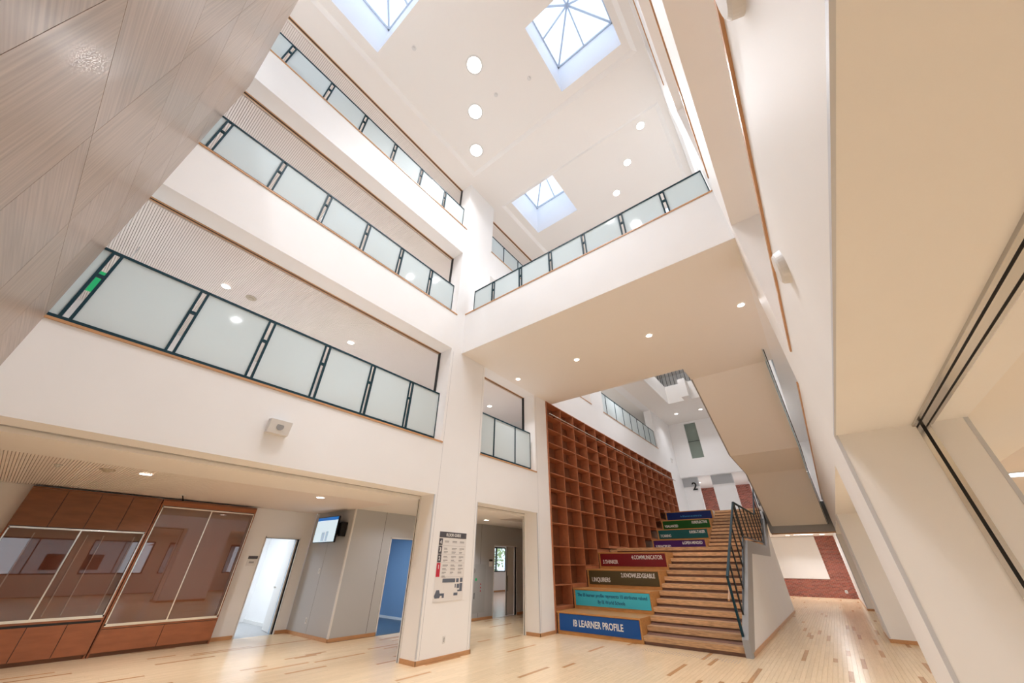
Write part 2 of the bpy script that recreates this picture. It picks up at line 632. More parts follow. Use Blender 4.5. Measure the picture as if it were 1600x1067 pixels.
# slabs of the left hall with ribbed ceilings
S('floor_second_left', B(-12.45, XA - 0.5, -4, 28.4, 3.02, F[1] - 0.01), SOFFIT)
S('floor_third_left', B(-12.45, XA - 0.5, -4, 28.4, H[1] + 0.04, F[2] - 0.01), SOFFIT)
S('floor_fourth_left', B(-12.45, XA - 0.5, -4, 28.4, H[2] + 0.04, F[3] - 0.01), SOFFIT)
S('wall_left_outer', B(-12.75, -12.46, -6.3, 4.72, 0, 15.1).box(-12.75, -12.46, 4.72, 5.64, 2.21, 15.1).box(-12.75, -12.46, 5.64, 5.97, 0, 15.1).box(-12.75, -12.46, 5.97, 28.6, 3.0, 15.1), WHITE)
S('wall_left_end', B(-12.75, XA - 0.5, -4.3, -4.0, 0, 12.1), WHITE)
S('wall_left_upper_end', B(-12.75, XA - 0.5, -6.3, -6.0, 10.9, 15.1), WHITE)
S('wall_left_far_end', B(-12.75, XA - 0.5, 28.4, 28.7, 3.0, 15.1), WHITE)


def ribs(name, x0, x1, y0, y1, z, pitch=0.036, hall=None):
    bk = S(name, B(x0, x1, y0, y1, z + 0.03, z + 0.045), RIBBACK)
    mb = MB()
    y = y0
    k = 0
    while y < y1:
        mb.box(x0, x1, y, min(y + pitch * 0.74, y1), z, z + 0.03)
        y += pitch
    # cross joints of the boards
    o = mb.build('slats', RIB, bk, fix=False)
    o['kind'] = 'stuff'
    return bk


# level 1: plain strip, then ribs
S('ceiling_first_left', B(-8.65, XA - 0.5, -4, 10.4, 2.93, 3.02), SOFFIT)
S('ceiling_first_left_plain', B(-12.45, -8.65, 6.0, 16, 2.93, 3.02), SOFFIT)
ribs('ceiling_ribbed_first', -12.45, -8.65, -4, 6.0, 2.93)
ribs('ceiling_ribbed_second', -12.4, -7.45, -4, 12.0, H[1] + 0.0)
ribs('ceiling_ribbed_third', -12.4, -7.45, -4, 12.0, H[2] + 0.0, 0.045)
ribs('ceiling_ribbed_fourth', -12.4, -7.45, -6, 15.5, H[3] - 0.045, 0.05)
# shutter tracks under the heads of the left openings and guides down their jambs
n = 3
for (y0, y1, z, zb) in ((-0.8, 5.85, 3.0, 0), (7.32, 10.06, 3.0, 0), (-3.4, 5.85, H[1], F[1]), (7.32, 10.06, H[1], F[1]), (-4, 5.85, H[2], F[2]), (-6, 5.85, H[3], F[3]), (7.32, 15.0, H[3], F[3])):
    x = XA - 0.5
    t = S('trim_%d' % n, B(x + 0.01, x + 0.035, y0, y1, z - 0.012, z + 0.02).box(x - 0.055, x - 0.03, y0, y1, z - 0.012, z + 0.02), STEEL if zb == 0 else OAKTRIM)
    B(x - 0.03, x + 0.01, y0, y1, z - 0.006, z + 0.02).build('slot', DARK, t)
    g = B(x - 0.05, x + 0.04, y1 - 0.02, y1 + 0.0, zb, z).build('guide', PLASTIC if zb == 0 else BLACKST, t)
    B(x - 0.016, x - 0.002, y1 - 0.024, y1 - 0.018, zb, z).build('slot', DARK, t)
    n += 1
# guides on the right of the second opening's far jamb stay with the trim above; oak sill noses
for (y0, y1, z) in ((-0.8, 5.9, F[1]), (7.3, 10.1, F[1]), (-6, 5.9, F[2]), (7.3, 10.1, F[2]), (11.2, 15.0, F[2]), (16.3, 24.65, F[2]), (-6, 5.9, F[3]), (7.3, 15.0, F[3])):
    S('trim_%d' % n, B(XA - 0.5, XA + 0.018, y0, y1, z - 0.012, z + 0.024), OAKTRIM)
    n += 1
for (y0, y1, z) in ((-0.8, 5.95, 4.3), (7.3, 22.9, 4.3), (-6, 5.75, 8.27), (7.3, 11.5, 8.27), (-6, 5.65, 12.2)):
    S('trim_%d' % n, B(XB - 0.02, XB + 1.1, y0, y1, z - 0.012, z + 0.03), OAKTRIM)
    n += 1
# corner guards
for (x, y, z1) in ((XA, 5.85, 3.0), (XA - 0.0, 7.32, 3.0), (XA, 10.06, 3.0)):
    S('trim_%d' % n, B(x - 0.022, x + 0.004, y - 0.004 if y != 7.32 else y - 0.02, y + 0.02 if y != 7.32 else y + 0.004, 0.1, z1), GUARD)
    n += 1
for (x, y) in ((XB, 5.75), (XB, 15.4), (XB, 25.3)):
    S('trim_%d' % n, B(x - 0.006, x + 0.03, y - 0.006, y + 0.03, 0.09, 3.0), GUARD)
    n += 1
S('trim_%d' % n, B(XB + 1.07, XB + 1.106, 5.744, 5.78, 0.0, 3.0), GUARD); n += 1
S('trim_%d' % n, B(XB - 0.004, XB + 0.012, -0.8, 5.75, 2.996, 3.02), GUARD); n += 1
# header track of the right opening and column slot
t = S('trim_%d' % n, B(1.175, 1.205, -0.8, 5.75, 2.975, 3.02).box(1.225, 1.285, -0.8, 5.75, 2.975, 3.02).box(1.305, 1.335, -0.8, 5.75, 2.975, 3.02), STEEL); n += 1
B(1.205, 1.225, -0.8, 5.75, 2.99, 3.02).box(1.285, 1.305, -0.8, 5.75, 2.99, 3.02).build('slot', DARK, t)
t = S('trim_%d' % n, B(1.20, 1.24, 5.735, 5.76, 0, 3.0).box(1.27, 1.31, 5.735, 5.76, 0, 3.0), CHROME); n += 1
B(1.24, 1.27, 5.742, 5.76, 0, 3.0).build('slot', DARK, t)

for yv in (5.93, 7.24, 10.14):
    S('trim_%d' % n, B(XA, XA + 0.0015, yv, yv + 0.006, 0.08, 6.9), GREYW); n += 1
# baseboards
def base(name, *boxes):
    mb = MB()
    for b in boxes: mb.box(*b)
    return S(name, mb, OAKTRIM)
base('baseboard_left', (XA, XA + 0.015, 5.83, 7.34, 0, 0.075), (XA - 0.5, XA + 0.015, 5.835, 5.85, 0, 0.075), (XA - 0.5, XA + 0.015, 7.32, 7.335, 0, 0.075),
     (XA - 0.5, XA + 0.015, 10.045, 10.06, 0, 0.075), (XA, XA + 0.015, 10.045, 10.82, 0, 0.075),
     (-10.25, -10.235, 5.955, 7.3, 0, 0.075), (-12.45, -10.235, 5.955, 5.97, 0, 0.075), (-12.45, -12.435, 4.17, 4.68, 0, 0.075), (-12.45, -12.435, 5.68, 5.97, 0, 0.075), (-10.25, -10.235, 10.6, 12.06, 0, 0.075), (-10.25, -10.235, 13.5, 14.5, 0, 0.075))
base('baseboard_right', (XB - 0.015, XB, 5.735, 7.6, 0, 0.08), (XB, 1.6, 5.735, 5.75, 0, 0.08), (XB - 0.015, XB, 15.385, 17.2, 0, 0.08), (XB, 1.6, 15.385, 15.4, 0, 0.08), (XB - 0.015, XB, 25.285, 34, 0, 0.08), (XB, 1.6, 25.285, 25.3, 0, 0.08))

# first floor rooms at the left
S('wall_grey_alcove', B(-12.45, -10.33, 5.97, 6.05, 0, 2.93), GREYW)
S('wall_grey_corridor', B(-10.33, -10.25, 5.97, 7.31, 0, 2.93).box(-10.33, -10.25, 7.31, 8.25, 2.25, 2.93).box(-10.33, -10.25, 8.25, 12.1, 0, 2.93).box(-10.33, -10.25, 12.1, 13.48, 2.24, 2.93).box(-10.33, -10.25, 13.48, 16, 0, 2.93), GREYW)
S('trim_%d' % n, B(-10.275, -10.23, 5.95, 5.99, 0.07, 2.93), PLASTIC); n += 1
S('wall_corridor_end', B(-10.3, XA - 0.5, 16, 16.1, 0, 3.0), WHITE)
S('wall_blue_room', B(-13.6, -10.33, 9.6, 9.7, 0, 2.93).box(-13.7, -13.6, 6.05, 9.7, 0, 2.93), BLUEW)
S('ceiling_blue_room', B(-13.6, -10.33, 6.05, 9.6, 2.7, 2.8), WHITE)
S('baseboard_blue_room', B(-13.6, -10.33, 9.585, 9.6, 0, 0.07), PLASTIC)
S('wall_white_room', B(-15.6, -15.5, 2.0, 6.1, 0, 2.93).box(-15.5, -12.75, 6.03, 6.12, 0, 2.93).box(-15.5, -12.75, 2.0, 2.1, 0, 2.93), WHITE)
S('baseboard_white_room', B(-15.5, -12.75, 6.0, 6.03, 0, 0.08), PLASTIC)
S('ceiling_white_room', B(-15.6, -12.75, 2.0, 6.1, 2.75, 2.85), WHITE)
# far room with a window
S('wall_far_room', B(-19.1, -19.0, 16, 20.4, 0, 2.93).box(-19.1, -19.0, 20.4, 23.75, 0, 1.15).box(-19.1, -19.0, 20.4, 23.75, 2.65, 2.93).box(-19.0, -10.3, 24.0, 24.1, 0, 2.93).box(-19.0, -10.3, 10.9, 11.0, 0, 2.93).box(-19.1, -19.0, 23.75, 24.1, 0, 2.93).box(-19.1, -19.0, 10.9, 16.1, 0, 2.93), WHITE)
S('baseboard_far_room', B(-19.0, -18.985, 16, 24, 0, 0.08), OAKTRIM)
S('ceiling_far_room', B(-19.1, -10.3, 10.9, 24.1, 2.93, 3.0), WHITE)
w = S('window_7', B(-19.06, -18.96, 20.4, 20.46, 1.15, 2.65).box(-19.06, -18.96, 21.5, 21.56, 1.15, 2.65).box(-19.06, -18.96, 22.6, 22.68, 1.15, 2.65).box(-19.06, -18.96, 20.4, 23.75, 1.15, 1.22).box(-19.06, -18.96, 20.4, 23.75, 2.58, 2.65).box(-19.06, -18.96, 23.68, 23.75, 1.15, 2.65), BLACKST)
B(-19.02, -19.01, 20.45, 23.7, 1.2, 2.6).build('pane', CLEAR, w)

# door 1 with open leaf, door 2 (blue room), door 3 (far room)
d = S('door_1', B(-12.76, -12.44, 4.69, 4.72, 0, 2.24).box(-12.76, -12.44, 5.64, 5.67, 0, 2.24).box(-12.76, -12.44, 4.69, 5.67, 2.21, 2.24), PLASTIC)
lf = MB().prism([(-12.56, 5.60), (-12.56, 5.645), (-13.42, 5.79), (-13.42, 5.745)], 0.01, 2.19, 'z').build('door_leaf', PLASTIC, d)
MB().bar((-13.30, 5.71, 1.0), (-13.18, 5.68, 1.0), 0.02).cyl((-13.31, 5.68, 1.0), 0.025, 0.05, 'y', 12).build('door_handle', CHROME, d)
B(-12.66, -12.6, 5.61, 5.645, 0, 2.2).build('door_edge', mat('blue_grey_edge', (140, 175, 205), 0.4), d)
d = S('door_2', B(-10.35, -10.235, 7.28, 7.315, 0, 2.28).box(-10.35, -10.235, 8.25, 8.285, 0, 2.28).box(-10.35, -10.235, 7.28, 8.285, 2.25, 2.28), PLASTIC)
d = S('door_3', B(-10.35, -10.235, 12.07, 12.1, 0, 2.27).box(-10.35, -10.235, 13.48, 13.51, 0, 2.27).box(-10.35, -10.235, 12.07, 13.51, 2.24, 2.27), PLASTIC)
B(-10.40, -10.36, 12.98, 13.48, 0.01, 2.23).build('sliding_leaf', PLASTIC, d)
B(-10.36, -10.34, 13.04, 13.07, 0.75, 1.25).build('pull_handle', STEEL, d)
B(-10.355, -10.34, 12.985, 12.998, 0.01, 2.23).build('leaf_edge', BLACKP, d)
# fine joints on the grey walls
for (y0) in (7.0, 11.3):
    S('trim_%d' % n, B(-10.252, -10.248, y0, y0 + 0.008, 0.08, 2.93), DARK); n += 1
S('trim_%d' % n, B(-11.36, -11.352, 5.967, 5.972, 0.08, 2.93), GREYSTR); n += 1

# third floor bridge and other slabs in the hall
S('floor_bridge', B(XA, XB, 6.27, 11.22, H[1], F[2]).box(-1.84, XB, 11.22, 12.2, H[1], F[2]), SOFFIT)
S('wall_bridge_front', B(XA, XB, 6.25, 6.27, H[1], F[2] + 0.2), WHITE)
S('trim_%d' % n, B(XA, XB, 6.235, 6.42, F[2] + 0.2, F[2] + 0.235), OAKTRIM); n += 1
# second floor at the head of the stairs
S('floor_second_far', B(XA, XS0_, 23.3, 34.3, 3.42, F[1]).box(XS0_, -2.12, 24.05, 34.3, 3.42, F[1]).box(-2.12, XB, 23.1, 34.3, 3.42, F[1]), SOFFIT)
S('wall_beam', B(-1.95, XB, 22.62, 23.1, 2.99, 4.2), GREYSTR)
S('trim_%d' % n, B(-1.95, XB, 22.9, 23.15, 2.95, 3.0), OAKTRIM); n += 1
S('ceiling_corridor', B(-6.8, XB, 24.1, 34.3, 3.4, 3.42), SOFFIT)
# far end wall above the second floor
S('wall_far_upper', holed(MB(), XA, -5.72, 28.6, 28.9, 7.0, 15.0, []).box(-5.72, -4.9, 28.6, 28.9, 7.0, 8.2).box(-5.72, -4.9, 28.6, 28.9, 10.78, 15.0).box(-4.9, XB, 28.6, 28.9, 7.0, 15.0), WHITE)
w = S('window_8', B(-5.72, -4.9, 28.72, 28.76, 9.42, 9.45), BLACKST)
B(-5.72, -4.9, 28.74, 28.75, 8.2, 10.78).build('pane', glassy('grey_green_glass', (150, 162, 152), 0.3, 0.05), w)
S('ceiling_second_far', B(XA, XB, 28.9, 34.3, 7.0, 7.05), SOFFIT)
S('wall_second_far', B(-7.35, XB, 34.3, 34.5, F[1], 15.0).box(-7.4, XA, 28.6, 34.5, 3.0, 15.0), WHITE)
# fourth floor slab over the stair hall, with a hole
S('floor_fourth', holed(MB(), XA, XB, 16.0, 28.6, H[2], F[3], [(-5.42, -2.2, 16.5, 24.2)]).box(-4.4, -3.95, 23.5, 24.2, H[2], F[3]), SOFFIT)

# brick walls (bricks are too small to pick apart: stuff on a mortar bed)
def bricks(name, x0, x1, y, z0, z1, holes=()):
    bk = S(name, B(x0, x1, y, y + 0.1, z0, z1), MORTAR)
    mb = MB()
    bw, bh, g = 0.21, 0.06, 0.014
    z = z0
    row = 0
    r = random.Random(3)
    while z < z1 - 0.01:
        x = x0 - (bw + g) * (0.5 if row % 2 else 0)
        while x < x1:
            a, b = max(x, x0), min(x + bw, x1)
            zt = min(z + bh, z1)
            if b - a > 0.02 and not any(h[0] < (a + b) / 2 < h[1] and h[2] < z + bh / 2 < h[3] for h in holes):
                mb.box(a, b, y - 0.012 - r.random() * 0.006, y, z, zt, r.random() + 0.001)
            x += bw + g
        z += bh + g
        row += 1
    o = mb.build('brick_courses', BRICK, bk, fix=False)
    o['kind'] = 'stuff'
    return bk


bricks('wall_far', -6.8, XB, 34.0, 0, 3.4, [(-6.8, -0.55, 0.98, 3.4)])
wb = B(-6.7, -0.55, 33.94, 33.99, 0.98, 3.38).build('display_board', PAPER)
tag(wb, 'large plain white board on the brick wall at the corridor end', 'board')
bricks('wall_far_brick_second', -6.9, XB, 33.9, F[1], 7.0)
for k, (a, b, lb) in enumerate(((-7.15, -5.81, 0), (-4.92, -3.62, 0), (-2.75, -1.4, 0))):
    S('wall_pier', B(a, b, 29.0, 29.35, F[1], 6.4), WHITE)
    S('wall_pier_shaded_top', B(a, b, 28.98, 29.35, 6.4, 7.0), GREYW)  # grey top over white foot paints the light difference on one pier
t2 = text('2', 0.72, (-6.27, 28.965, 6.17), INK, None, 'floor_number', bold=0.012, depth=0.012)
tag(t2, 'large black numeral 2 on the grey pier at the stair head', 'number sign')

# right side rooms
S('ceiling_right_room', B(1.6, 2.44, -0.8, 34, 3.0, 3.1), SOFFIT)
ribs('ceiling_ribbed_right', 2.44, 8.5, -0.8, 26.0, 3.0, 0.05)
S('floor_right_second', B(1.6, 9.0, -0.8, 34.0, 3.05, 4.28), SOFFIT)
S('floor_right_third', B(1.6, 9.0, -0.8, 34.0, 6.97, 8.25), SOFFIT)
S('floor_right_fourth', B(1.6, 9.0, -6, 34.0, 10.9, 12.2), SOFFIT)
mbw = MB()
yw = -0.8
wins = [(0.2 + 3.4 * k, 2.9 + 3.4 * k) for k in range(8)]
hl = [(a, b, 0.95, 2.6) for a, b in wins] + [(a, b, 5.2, 6.8) for a, b in wins] + [(a, b, 9.2, 10.8) for a, b in wins] + [(a, b, 13.1, 14.6) for a, b in wins]
gridwall('wall_right_outer', 8.5, 8.8, -6, 34.3, 0, 15.1, hl, SOFFIT)
for i, (a, b) in enumerate(wins[:5]):
    w = S('window_%d' % (9 + i), B(8.52, 8.6, a, a + 0.05, 0.95, 2.6).box(8.52, 8.6, b - 0.05, b, 0.95, 2.6).box(8.52, 8.6, (a + b) / 2 - 0.025, (a + b) / 2 + 0.025, 0.95, 2.6).box(8.52, 8.6, a, b, 0.95, 1.0).box(8.52, 8.6, a, b, 2.55, 2.6), BLACKST)
    B(8.55, 8.56, a, b, 0.97, 2.58).build('pane', CLEAR, w)
S('wall_right_end', B(1.6, 8.8, YN - 0.2, YN, 0, 10.5), SOFFIT)
S('wall_right_far_end', B(0.5, 8.8, 34.0, 34.3, 0, 15.0), SOFFIT)
S('wall_right_upper_end', B(0.5, 8.8, -6.3, -6.0, 10.5, 15.0), SOFFIT)
S('ground', B(8.8, 70, -40, 70, -0.6, -0.2).box(-70, -19.1, -40, 70, -0.6, -0.2), GROUND)

# ------------------------------------------------------------------ main staircase
RISE = F[1] / 25.0
RUN = 0.34
Y0 = 10.9
Y1 = 20.05
XS0, XS1 = -4.32, -2.12
ord_ = ['first', 'second', 'third', 'fourth', 'fifth', 'sixth', 'seventh', 'eighth', 'ninth', 'tenth', 'eleventh', 'twelfth']
st = thing('staircase', 'broad wooden staircase rising beside the bookshelf wall to the second floor', 'staircase', (-3.2, Y0, 0))
zl = RISE * 13
for i in range(13):
    y = Y0 + i * RUN
    z = (i + 1) * RISE
    y2 = y + RUN + 0.0 if i < 12 else Y1
    xl = XS0 if i < 12 else XA + 0.34
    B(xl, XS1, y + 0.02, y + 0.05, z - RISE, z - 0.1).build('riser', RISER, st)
    B(xl, XS1, y - 0.02, y2 + 0.04, z - 0.1, z).build('tread', TREAD, st)
    if i == 12:
        B(XA + 0.02, XS1, y + 0.06, Y1 + 0.1, z - 0.15, z - 0.045).build('landing', TREAD, st)
for i in range(12):
    y = Y1 + i * RUN
    z = zl + (i + 1) * RISE
    y2 = y + RUN if i < 11 else y + 0.2
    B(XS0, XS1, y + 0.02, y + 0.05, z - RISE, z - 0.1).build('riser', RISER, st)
    B(XS0, XS1, y - 0.02, y2 + 0.04, z - 0.1, z).build('tread', TREAD, st)
# body under the treads
prof = [(Y0 + 0.06, 0.0)]
prof = [(Y0 + 0.08, 0), (Y0 + 0.1, 0.1), (Y0 + 12.3 * RUN, zl - 0.16), (Y1 + 0.1, zl - 0.16), (Y1 + 11.6 * RUN, F[1] - 0.2), (Y1 + 11.6 * RUN, F[1] - 0.7), (Y1, zl - 0.6), (Y0 + 2, 0)]
MB().prism(prof, XS0, XS1 + 0.0, 'x').build('carriage', RISER, st)
# tactile strip
mb = MB()
for i in range(34):
    for k in range(3):
        mb.cyl((-4.15 + i * 0.06, 10.2 + k * 0.12, 0.0), 0.011, 0.004, n=8)
o = mb.build('tactile_dots', GREYP)
o['kind'] = 'stuff'
tag(o, 'rows of small grey tactile studs on the floor before the stairs', 'tactile strip')

# benches
specs = [('royal', 'royal blue front reading IB LEARNER PROFILE'), ('cyan', 'cyan front with two lines of blue writing'), ('olive', 'olive brown front reading INQUIRERS and KNOWLEDGEABLE'), ('crimson', 'crimson front reading THINKER and COMMUNICATOR'),
         ('purple', 'purple front reading PRINCIPLED and OPEN-MINDED'), ('teal', 'teal front reading CARING and RISK-TAKER'), ('green', 'green front reading BALANCED and REFLECTIVE'), ('navy', 'navy blue front at the top of the stairs')]
for k, (cn, lb) in enumerate(specs):
    if k < 4:
        yf = Y0 - 0.03 + 3 * k * RUN
        zt = 3 * RISE * (k + 1)
        zb = zt - 3 * RISE
        yb = yf + 3 * RUN + (0.1 if k < 3 else 0)
    else:
        yf = Y1 - 0.05 + 3 * (k - 4) * RUN
        zt = zl + 3 * RISE * (k - 3)
        zb = zt - 3 * RISE
        yb = yf + 3 * RUN + 0.1
    x0, x1 = XA + 0.06, XS0 - 0.005
    b = thing('bench', 'tiered wooden seating bench with ' + lb, 'bench', ((x0 + x1) / 2, yf, zb), 'coloured seating tiers beside the stairs')
    B(x0 - 0.02, x1, yf - 0.01, yb, zt - 0.035, zt).build('seat', BENCHW, b)
    B(x0 + 0.03, x1 - 0.03, yf + 0.012, yf + 0.04, zb, zt - 0.035).build('front_frame', BENCHW, b)
    B(x1 - 0.03, x1, yf + 0.0, yb, zb, zt - 0.035).build('side_panel', BENCHW, b)
    B(x0, x0 + 0.03, yf + 0.0, yb, zb, zt - 0.035).build('side_panel', BENCHW, b)
    px0, px1, pz0, pz1 = x0 + 0.06, x1 - 0.05, zb + 0.085, zt - 0.045
    fp = B(px0, px1, yf, yf + 0.012, pz0, pz1).build('front_board', PANEL[cn], b)
    y = yf - 0.001
    pw = px1 - px0
    if k == 0:
        text('IB LEARNER PROFILE', 0.205, (px0 + pw * 0.5, y, pz0 + 0.12), TXT, b, align='CENTER', bold=0.004, sx=0.78)
    elif k == 1:
        text('The IB learner profile represents 10 attributes valued', 0.118, (px0 + pw * 0.5, y, pz1 - 0.15), TXTB, b, align='CENTER', bold=0.002, sx=0.86)
        text('By IB World Schools', 0.118, (px0 + pw * 0.5, y, pz0 + 0.075), TXTB, b, align='CENTER', bold=0.002, sx=0.86)
    elif k == 7:
        text('As IB learners we strive to be:', 0.13, (px0 + pw * 0.55, y, pz0 + 0.12), TXTB2, b, align='CENTER', bold=0.001, sx=0.7)
    else:
        a, c = {2: ('1.INQUIRERS', '2.KNOWLEDGEABLE'), 3: ('3.THINKER', '4.COMMUNICATOR'), 4: ('5.PRINCIPLED', '6.OPEN-MINDED'), 5: ('7.CARING', '8.RISK-TAKER'), 6: ('9.BALANCED', '10.REFLECTIVE')}[k]
        text(a, 0.165, (px0 + 0.08, y, pz0 + 0.075), TXT, b, bold=0.003, sx=0.72)
        text(c, 0.165, (px1 - 0.10, y, pz1 - 0.165), TXT, b, align='RIGHT', bold=0.003, sx=0.72)

# outer stringer wall of the stairs
sw = S('wall_stair_side', MB().prism([(Y0 + 0.15, 0), (15.05, 2.0), (19.95, 2.0), (23.9, 3.95), (22.62, 3.95), (22.3, 3.5), (22.3, 0)], -2.10, -2.0, 'x'), WHITE)
S('baseboard_stair', B(-2.0, -1.985, Y0 + 0.15, 22.3, 0, 0.075), OAKTRIM)
S('trim_%d' % n, MB().prism([(Y0 - 0.06, 0.0), (Y0 - 0.02, 0.30), (15.0, 2.36), (19.9, 2.36), (23.9, 4.36), (23.9, 3.95), (19.95, 1.99), (15.12, 1.99), (Y0 + 0.19, 0.0)], -2.12, -1.99, 'x'), GREYSTR); n += 1
# stair railing
rl = thing('stair_railing', 'dark teal steel railing with upright bars along the right side of the staircase', 'railing', (-2.1, Y0 + 0.1, 0))
x = -2.1
TP = [(Y0 + 0.08, 1.42), (15.1, 3.5), (19.95, 3.55), (24.0, 5.5)]
BT = [(Y0 + 0.3, 0.42), (15.05, 2.48), (20.0, 2.48), (24.0, 4.5)]


def zat(P, y):
    for (a, b), (c, d) in zip(P, P[1:]):
        if a <= y <= c:
            return b + (d - b) * (y - a) / (c - a)
    return P[-1][1] if y > P[-1][0] else P[0][1]


for (a, b), (c, d) in zip(TP, TP[1:]):
    MB().bar((x, a, b), (x, c, d), 0.05, 0.05).build('top_rail', TEAL, rl)
for (a, b), (c, d) in zip(BT, BT[1:]):
    MB().bar((x, a, b), (x, c, d), 0.04, 0.04).build('bottom_rail', BLACKST, rl)
MB().bar((x, Y0 + 0.08, 0.02), (x, Y0 + 0.08, 1.42), 0.05).build('newel_post', TEAL, rl)
MB().bar((x, Y0 + 0.08, 0.02), (x, Y0 + 0.35, 0.45), 0.05).build('foot_strut', TEAL, rl)
MB().bar((x, 15.0, 2.2), (x, 15.0, 3.48), 0.045).build('post', BLACKST, rl)
MB().bar((x, 24.0, 4.2), (x, 24.0, 5.5), 0.05).build('post', TEAL, rl)
y = Y0 + 0.75
while y < 23.9:
    if abs(y - 15.0) > 0.15:
        MB().bar((x, y, zat(BT, y)), (x, y, zat(TP, y)), 0.035, 0.05).build('baluster', BLACKST, rl)
    y += 0.9
hr = MB().bar((x - 0.09, Y0 + 0.6, 1.25), (x - 0.09, Y0 + 0.05, 0.98), 0.04).build('handrail', OAKTRIM, rl)

# ------------------------------------------------------------------ bookshelf wall
bs = thing('bookshelf', 'wall-sized reddish wooden cubby bookshelf, empty, rising beside the stairs', 'bookshelf', (XA, 10.82, 0))
xf, xb = XA + 0.03, XA - 0.33
SY0, SY1, NP = 10.82, 26.3, 15
pit = (SY1 - SY0) / NP
B(xb - 0.03, xb, SY0, SY1, 0.02, 6.97).build('back_panel', SHELFB, bs)


def floor_under(y):
    if y < Y0 - 0.02: return 0.02
    if y < Y0 + 12 * RUN - 0.05: return 3 * RISE * (min(3, int((y - Y0 + 0.02) / (3 * RUN))) + 1)
    if y < Y1 - 0.05: return zl
    return min(F[1], zl + 3 * RISE * (int((y - Y1 + 0.05) / (3 * RUN)) + 1))


for i in range(NP + 1):
    y = SY0 + i * pit
    y = min(y, SY1 - 0.03)
    z0 = floor_under(y + 0.01)
    B(xb, xf, y, y + (0.05 if i == 0 else 0.022), 0.02 if i == 0 else z0, 6.98).build('side_panel' if i in (0, NP) else 'divider', SHELF, bs)
zs = [0.07, 0.58, 1.11, 1.63, 2.13, 2.79, 3.31, 3.83, 4.35, 4.87, 5.40, 5.92, 6.44, 6.955]
for z in zs:
    ys = SY0
    # start of board clipped by the benches: boards run until the tiers rise above them
    ye = SY1
    yy = SY0
    while yy < SY1 and floor_under(yy) < z - 0.03:
        yy += 0.05
    ye = min(SY1, yy)
    if ye - SY0 > 0.3:
        B(xb, xf, SY0 + 0.02, ye, z - 0.011, z + 0.011).build('shelf', SHELF, bs)
# kick faces following the tiers
for k in range(4):
    y = Y0 + 3 * k * RUN
    B(xb, xf - 0.01, y, y + 3 * RUN, 3 * RISE * (k + 1) - 0.0, 3 * RISE * (k + 1) + 0.09).build('base_rail', SHELF, bs)
B(xb, xf - 0.01, Y0 + 12 * RUN, Y1, zl, zl + 0.09).build('base_rail', SHELF, bs)
for k in range(4):
    y = Y1 + 3 * k * RUN
    B(xb, xf - 0.01, y, min(y + 3 * RUN, SY1), zl + 3 * RISE * (k + 1), zl + 3 * RISE * (k + 1) + 0.09).build('base_rail', SHELF, bs)
rd = thing('ladder_rail', 'long slim steel rail running along the top of the bookshelf', 'rail', (XA + 0.15, 10.9, 6.45))
MB().cyl((XA + 0.15, 10.85, 6.45), 0.022, 15.6, 'y', 10).build('rod', CHROME, rd)
for i in range(9):
    y = 11.3 + i * 1.85
    B(XA + 0.03, XA + 0.15, y - 0.015, y + 0.015, 6.435, 6.465).build('bracket', BLACKST, rd)

# ------------------------------------------------------------------ flight from second to third floor
fl = thing('upper_staircase', 'pale plastered underside of the upper stair flight sloping overhead on the right', 'staircase', (-0.7, 17, 3.0))
S3 = [(12.2, H[1]), (15.75, 5.15), (19.3, 5.07), (22.62, 3.27), (22.62, 4.1), (19.3, 6.1), (15.9, 6.1), (12.2, 8.15)]
MB().prism(S3, -1.80, 0.31, 'x').build('soffit', SOFFIT, fl)
MB().prism([(p[0], p[1] - (0.0)) for p in [(12.2, 7.0), (15.75, 5.2), (19.3, 5.12), (22.6, 3.32), (22.6, 4.9), (19.3, 6.75), (15.9, 6.75), (12.2, 8.8)]], -1.85, -1.805, 'x').build('stringer', GREYSTR, fl)
for i in range(12):
    B(-1.78, 0.3, 12.2 + i * 0.3, 12.5 + i * 0.3, F[2] - 0.17 * (i + 1) - 0.04, F[2] - 0.17 * (i + 1)).build('tread', TREAD, fl)
for i in range(11):
    B(-1.78, 0.3, 19.3 + i * 0.3, 19.6 + i * 0.3, 6.0 - 0.165 * (i + 1) - 0.04, 6.0 - 0.165 * (i + 1)).build('tread', TREAD, fl)
GP = [(11.3, 6.94), (15.75, 5.12), (19.3, 5.04), (22.6, 3.3)]
gp = MB().prism(GP + [(22.6, 4.6), (19.3, 6.5), (15.9, 6.5), (11.3, 8.3)], 0.33, 0.345, 'x').build('glass_guard', MILK, fl)
for (a, b), (c, d_) in zip(GP, GP[1:]):
    MB().bar((0.36, a, b - 0.01), (0.36, c, d_ - 0.01), 0.02, 0.03).build('guard_edge', BLACKST, fl)

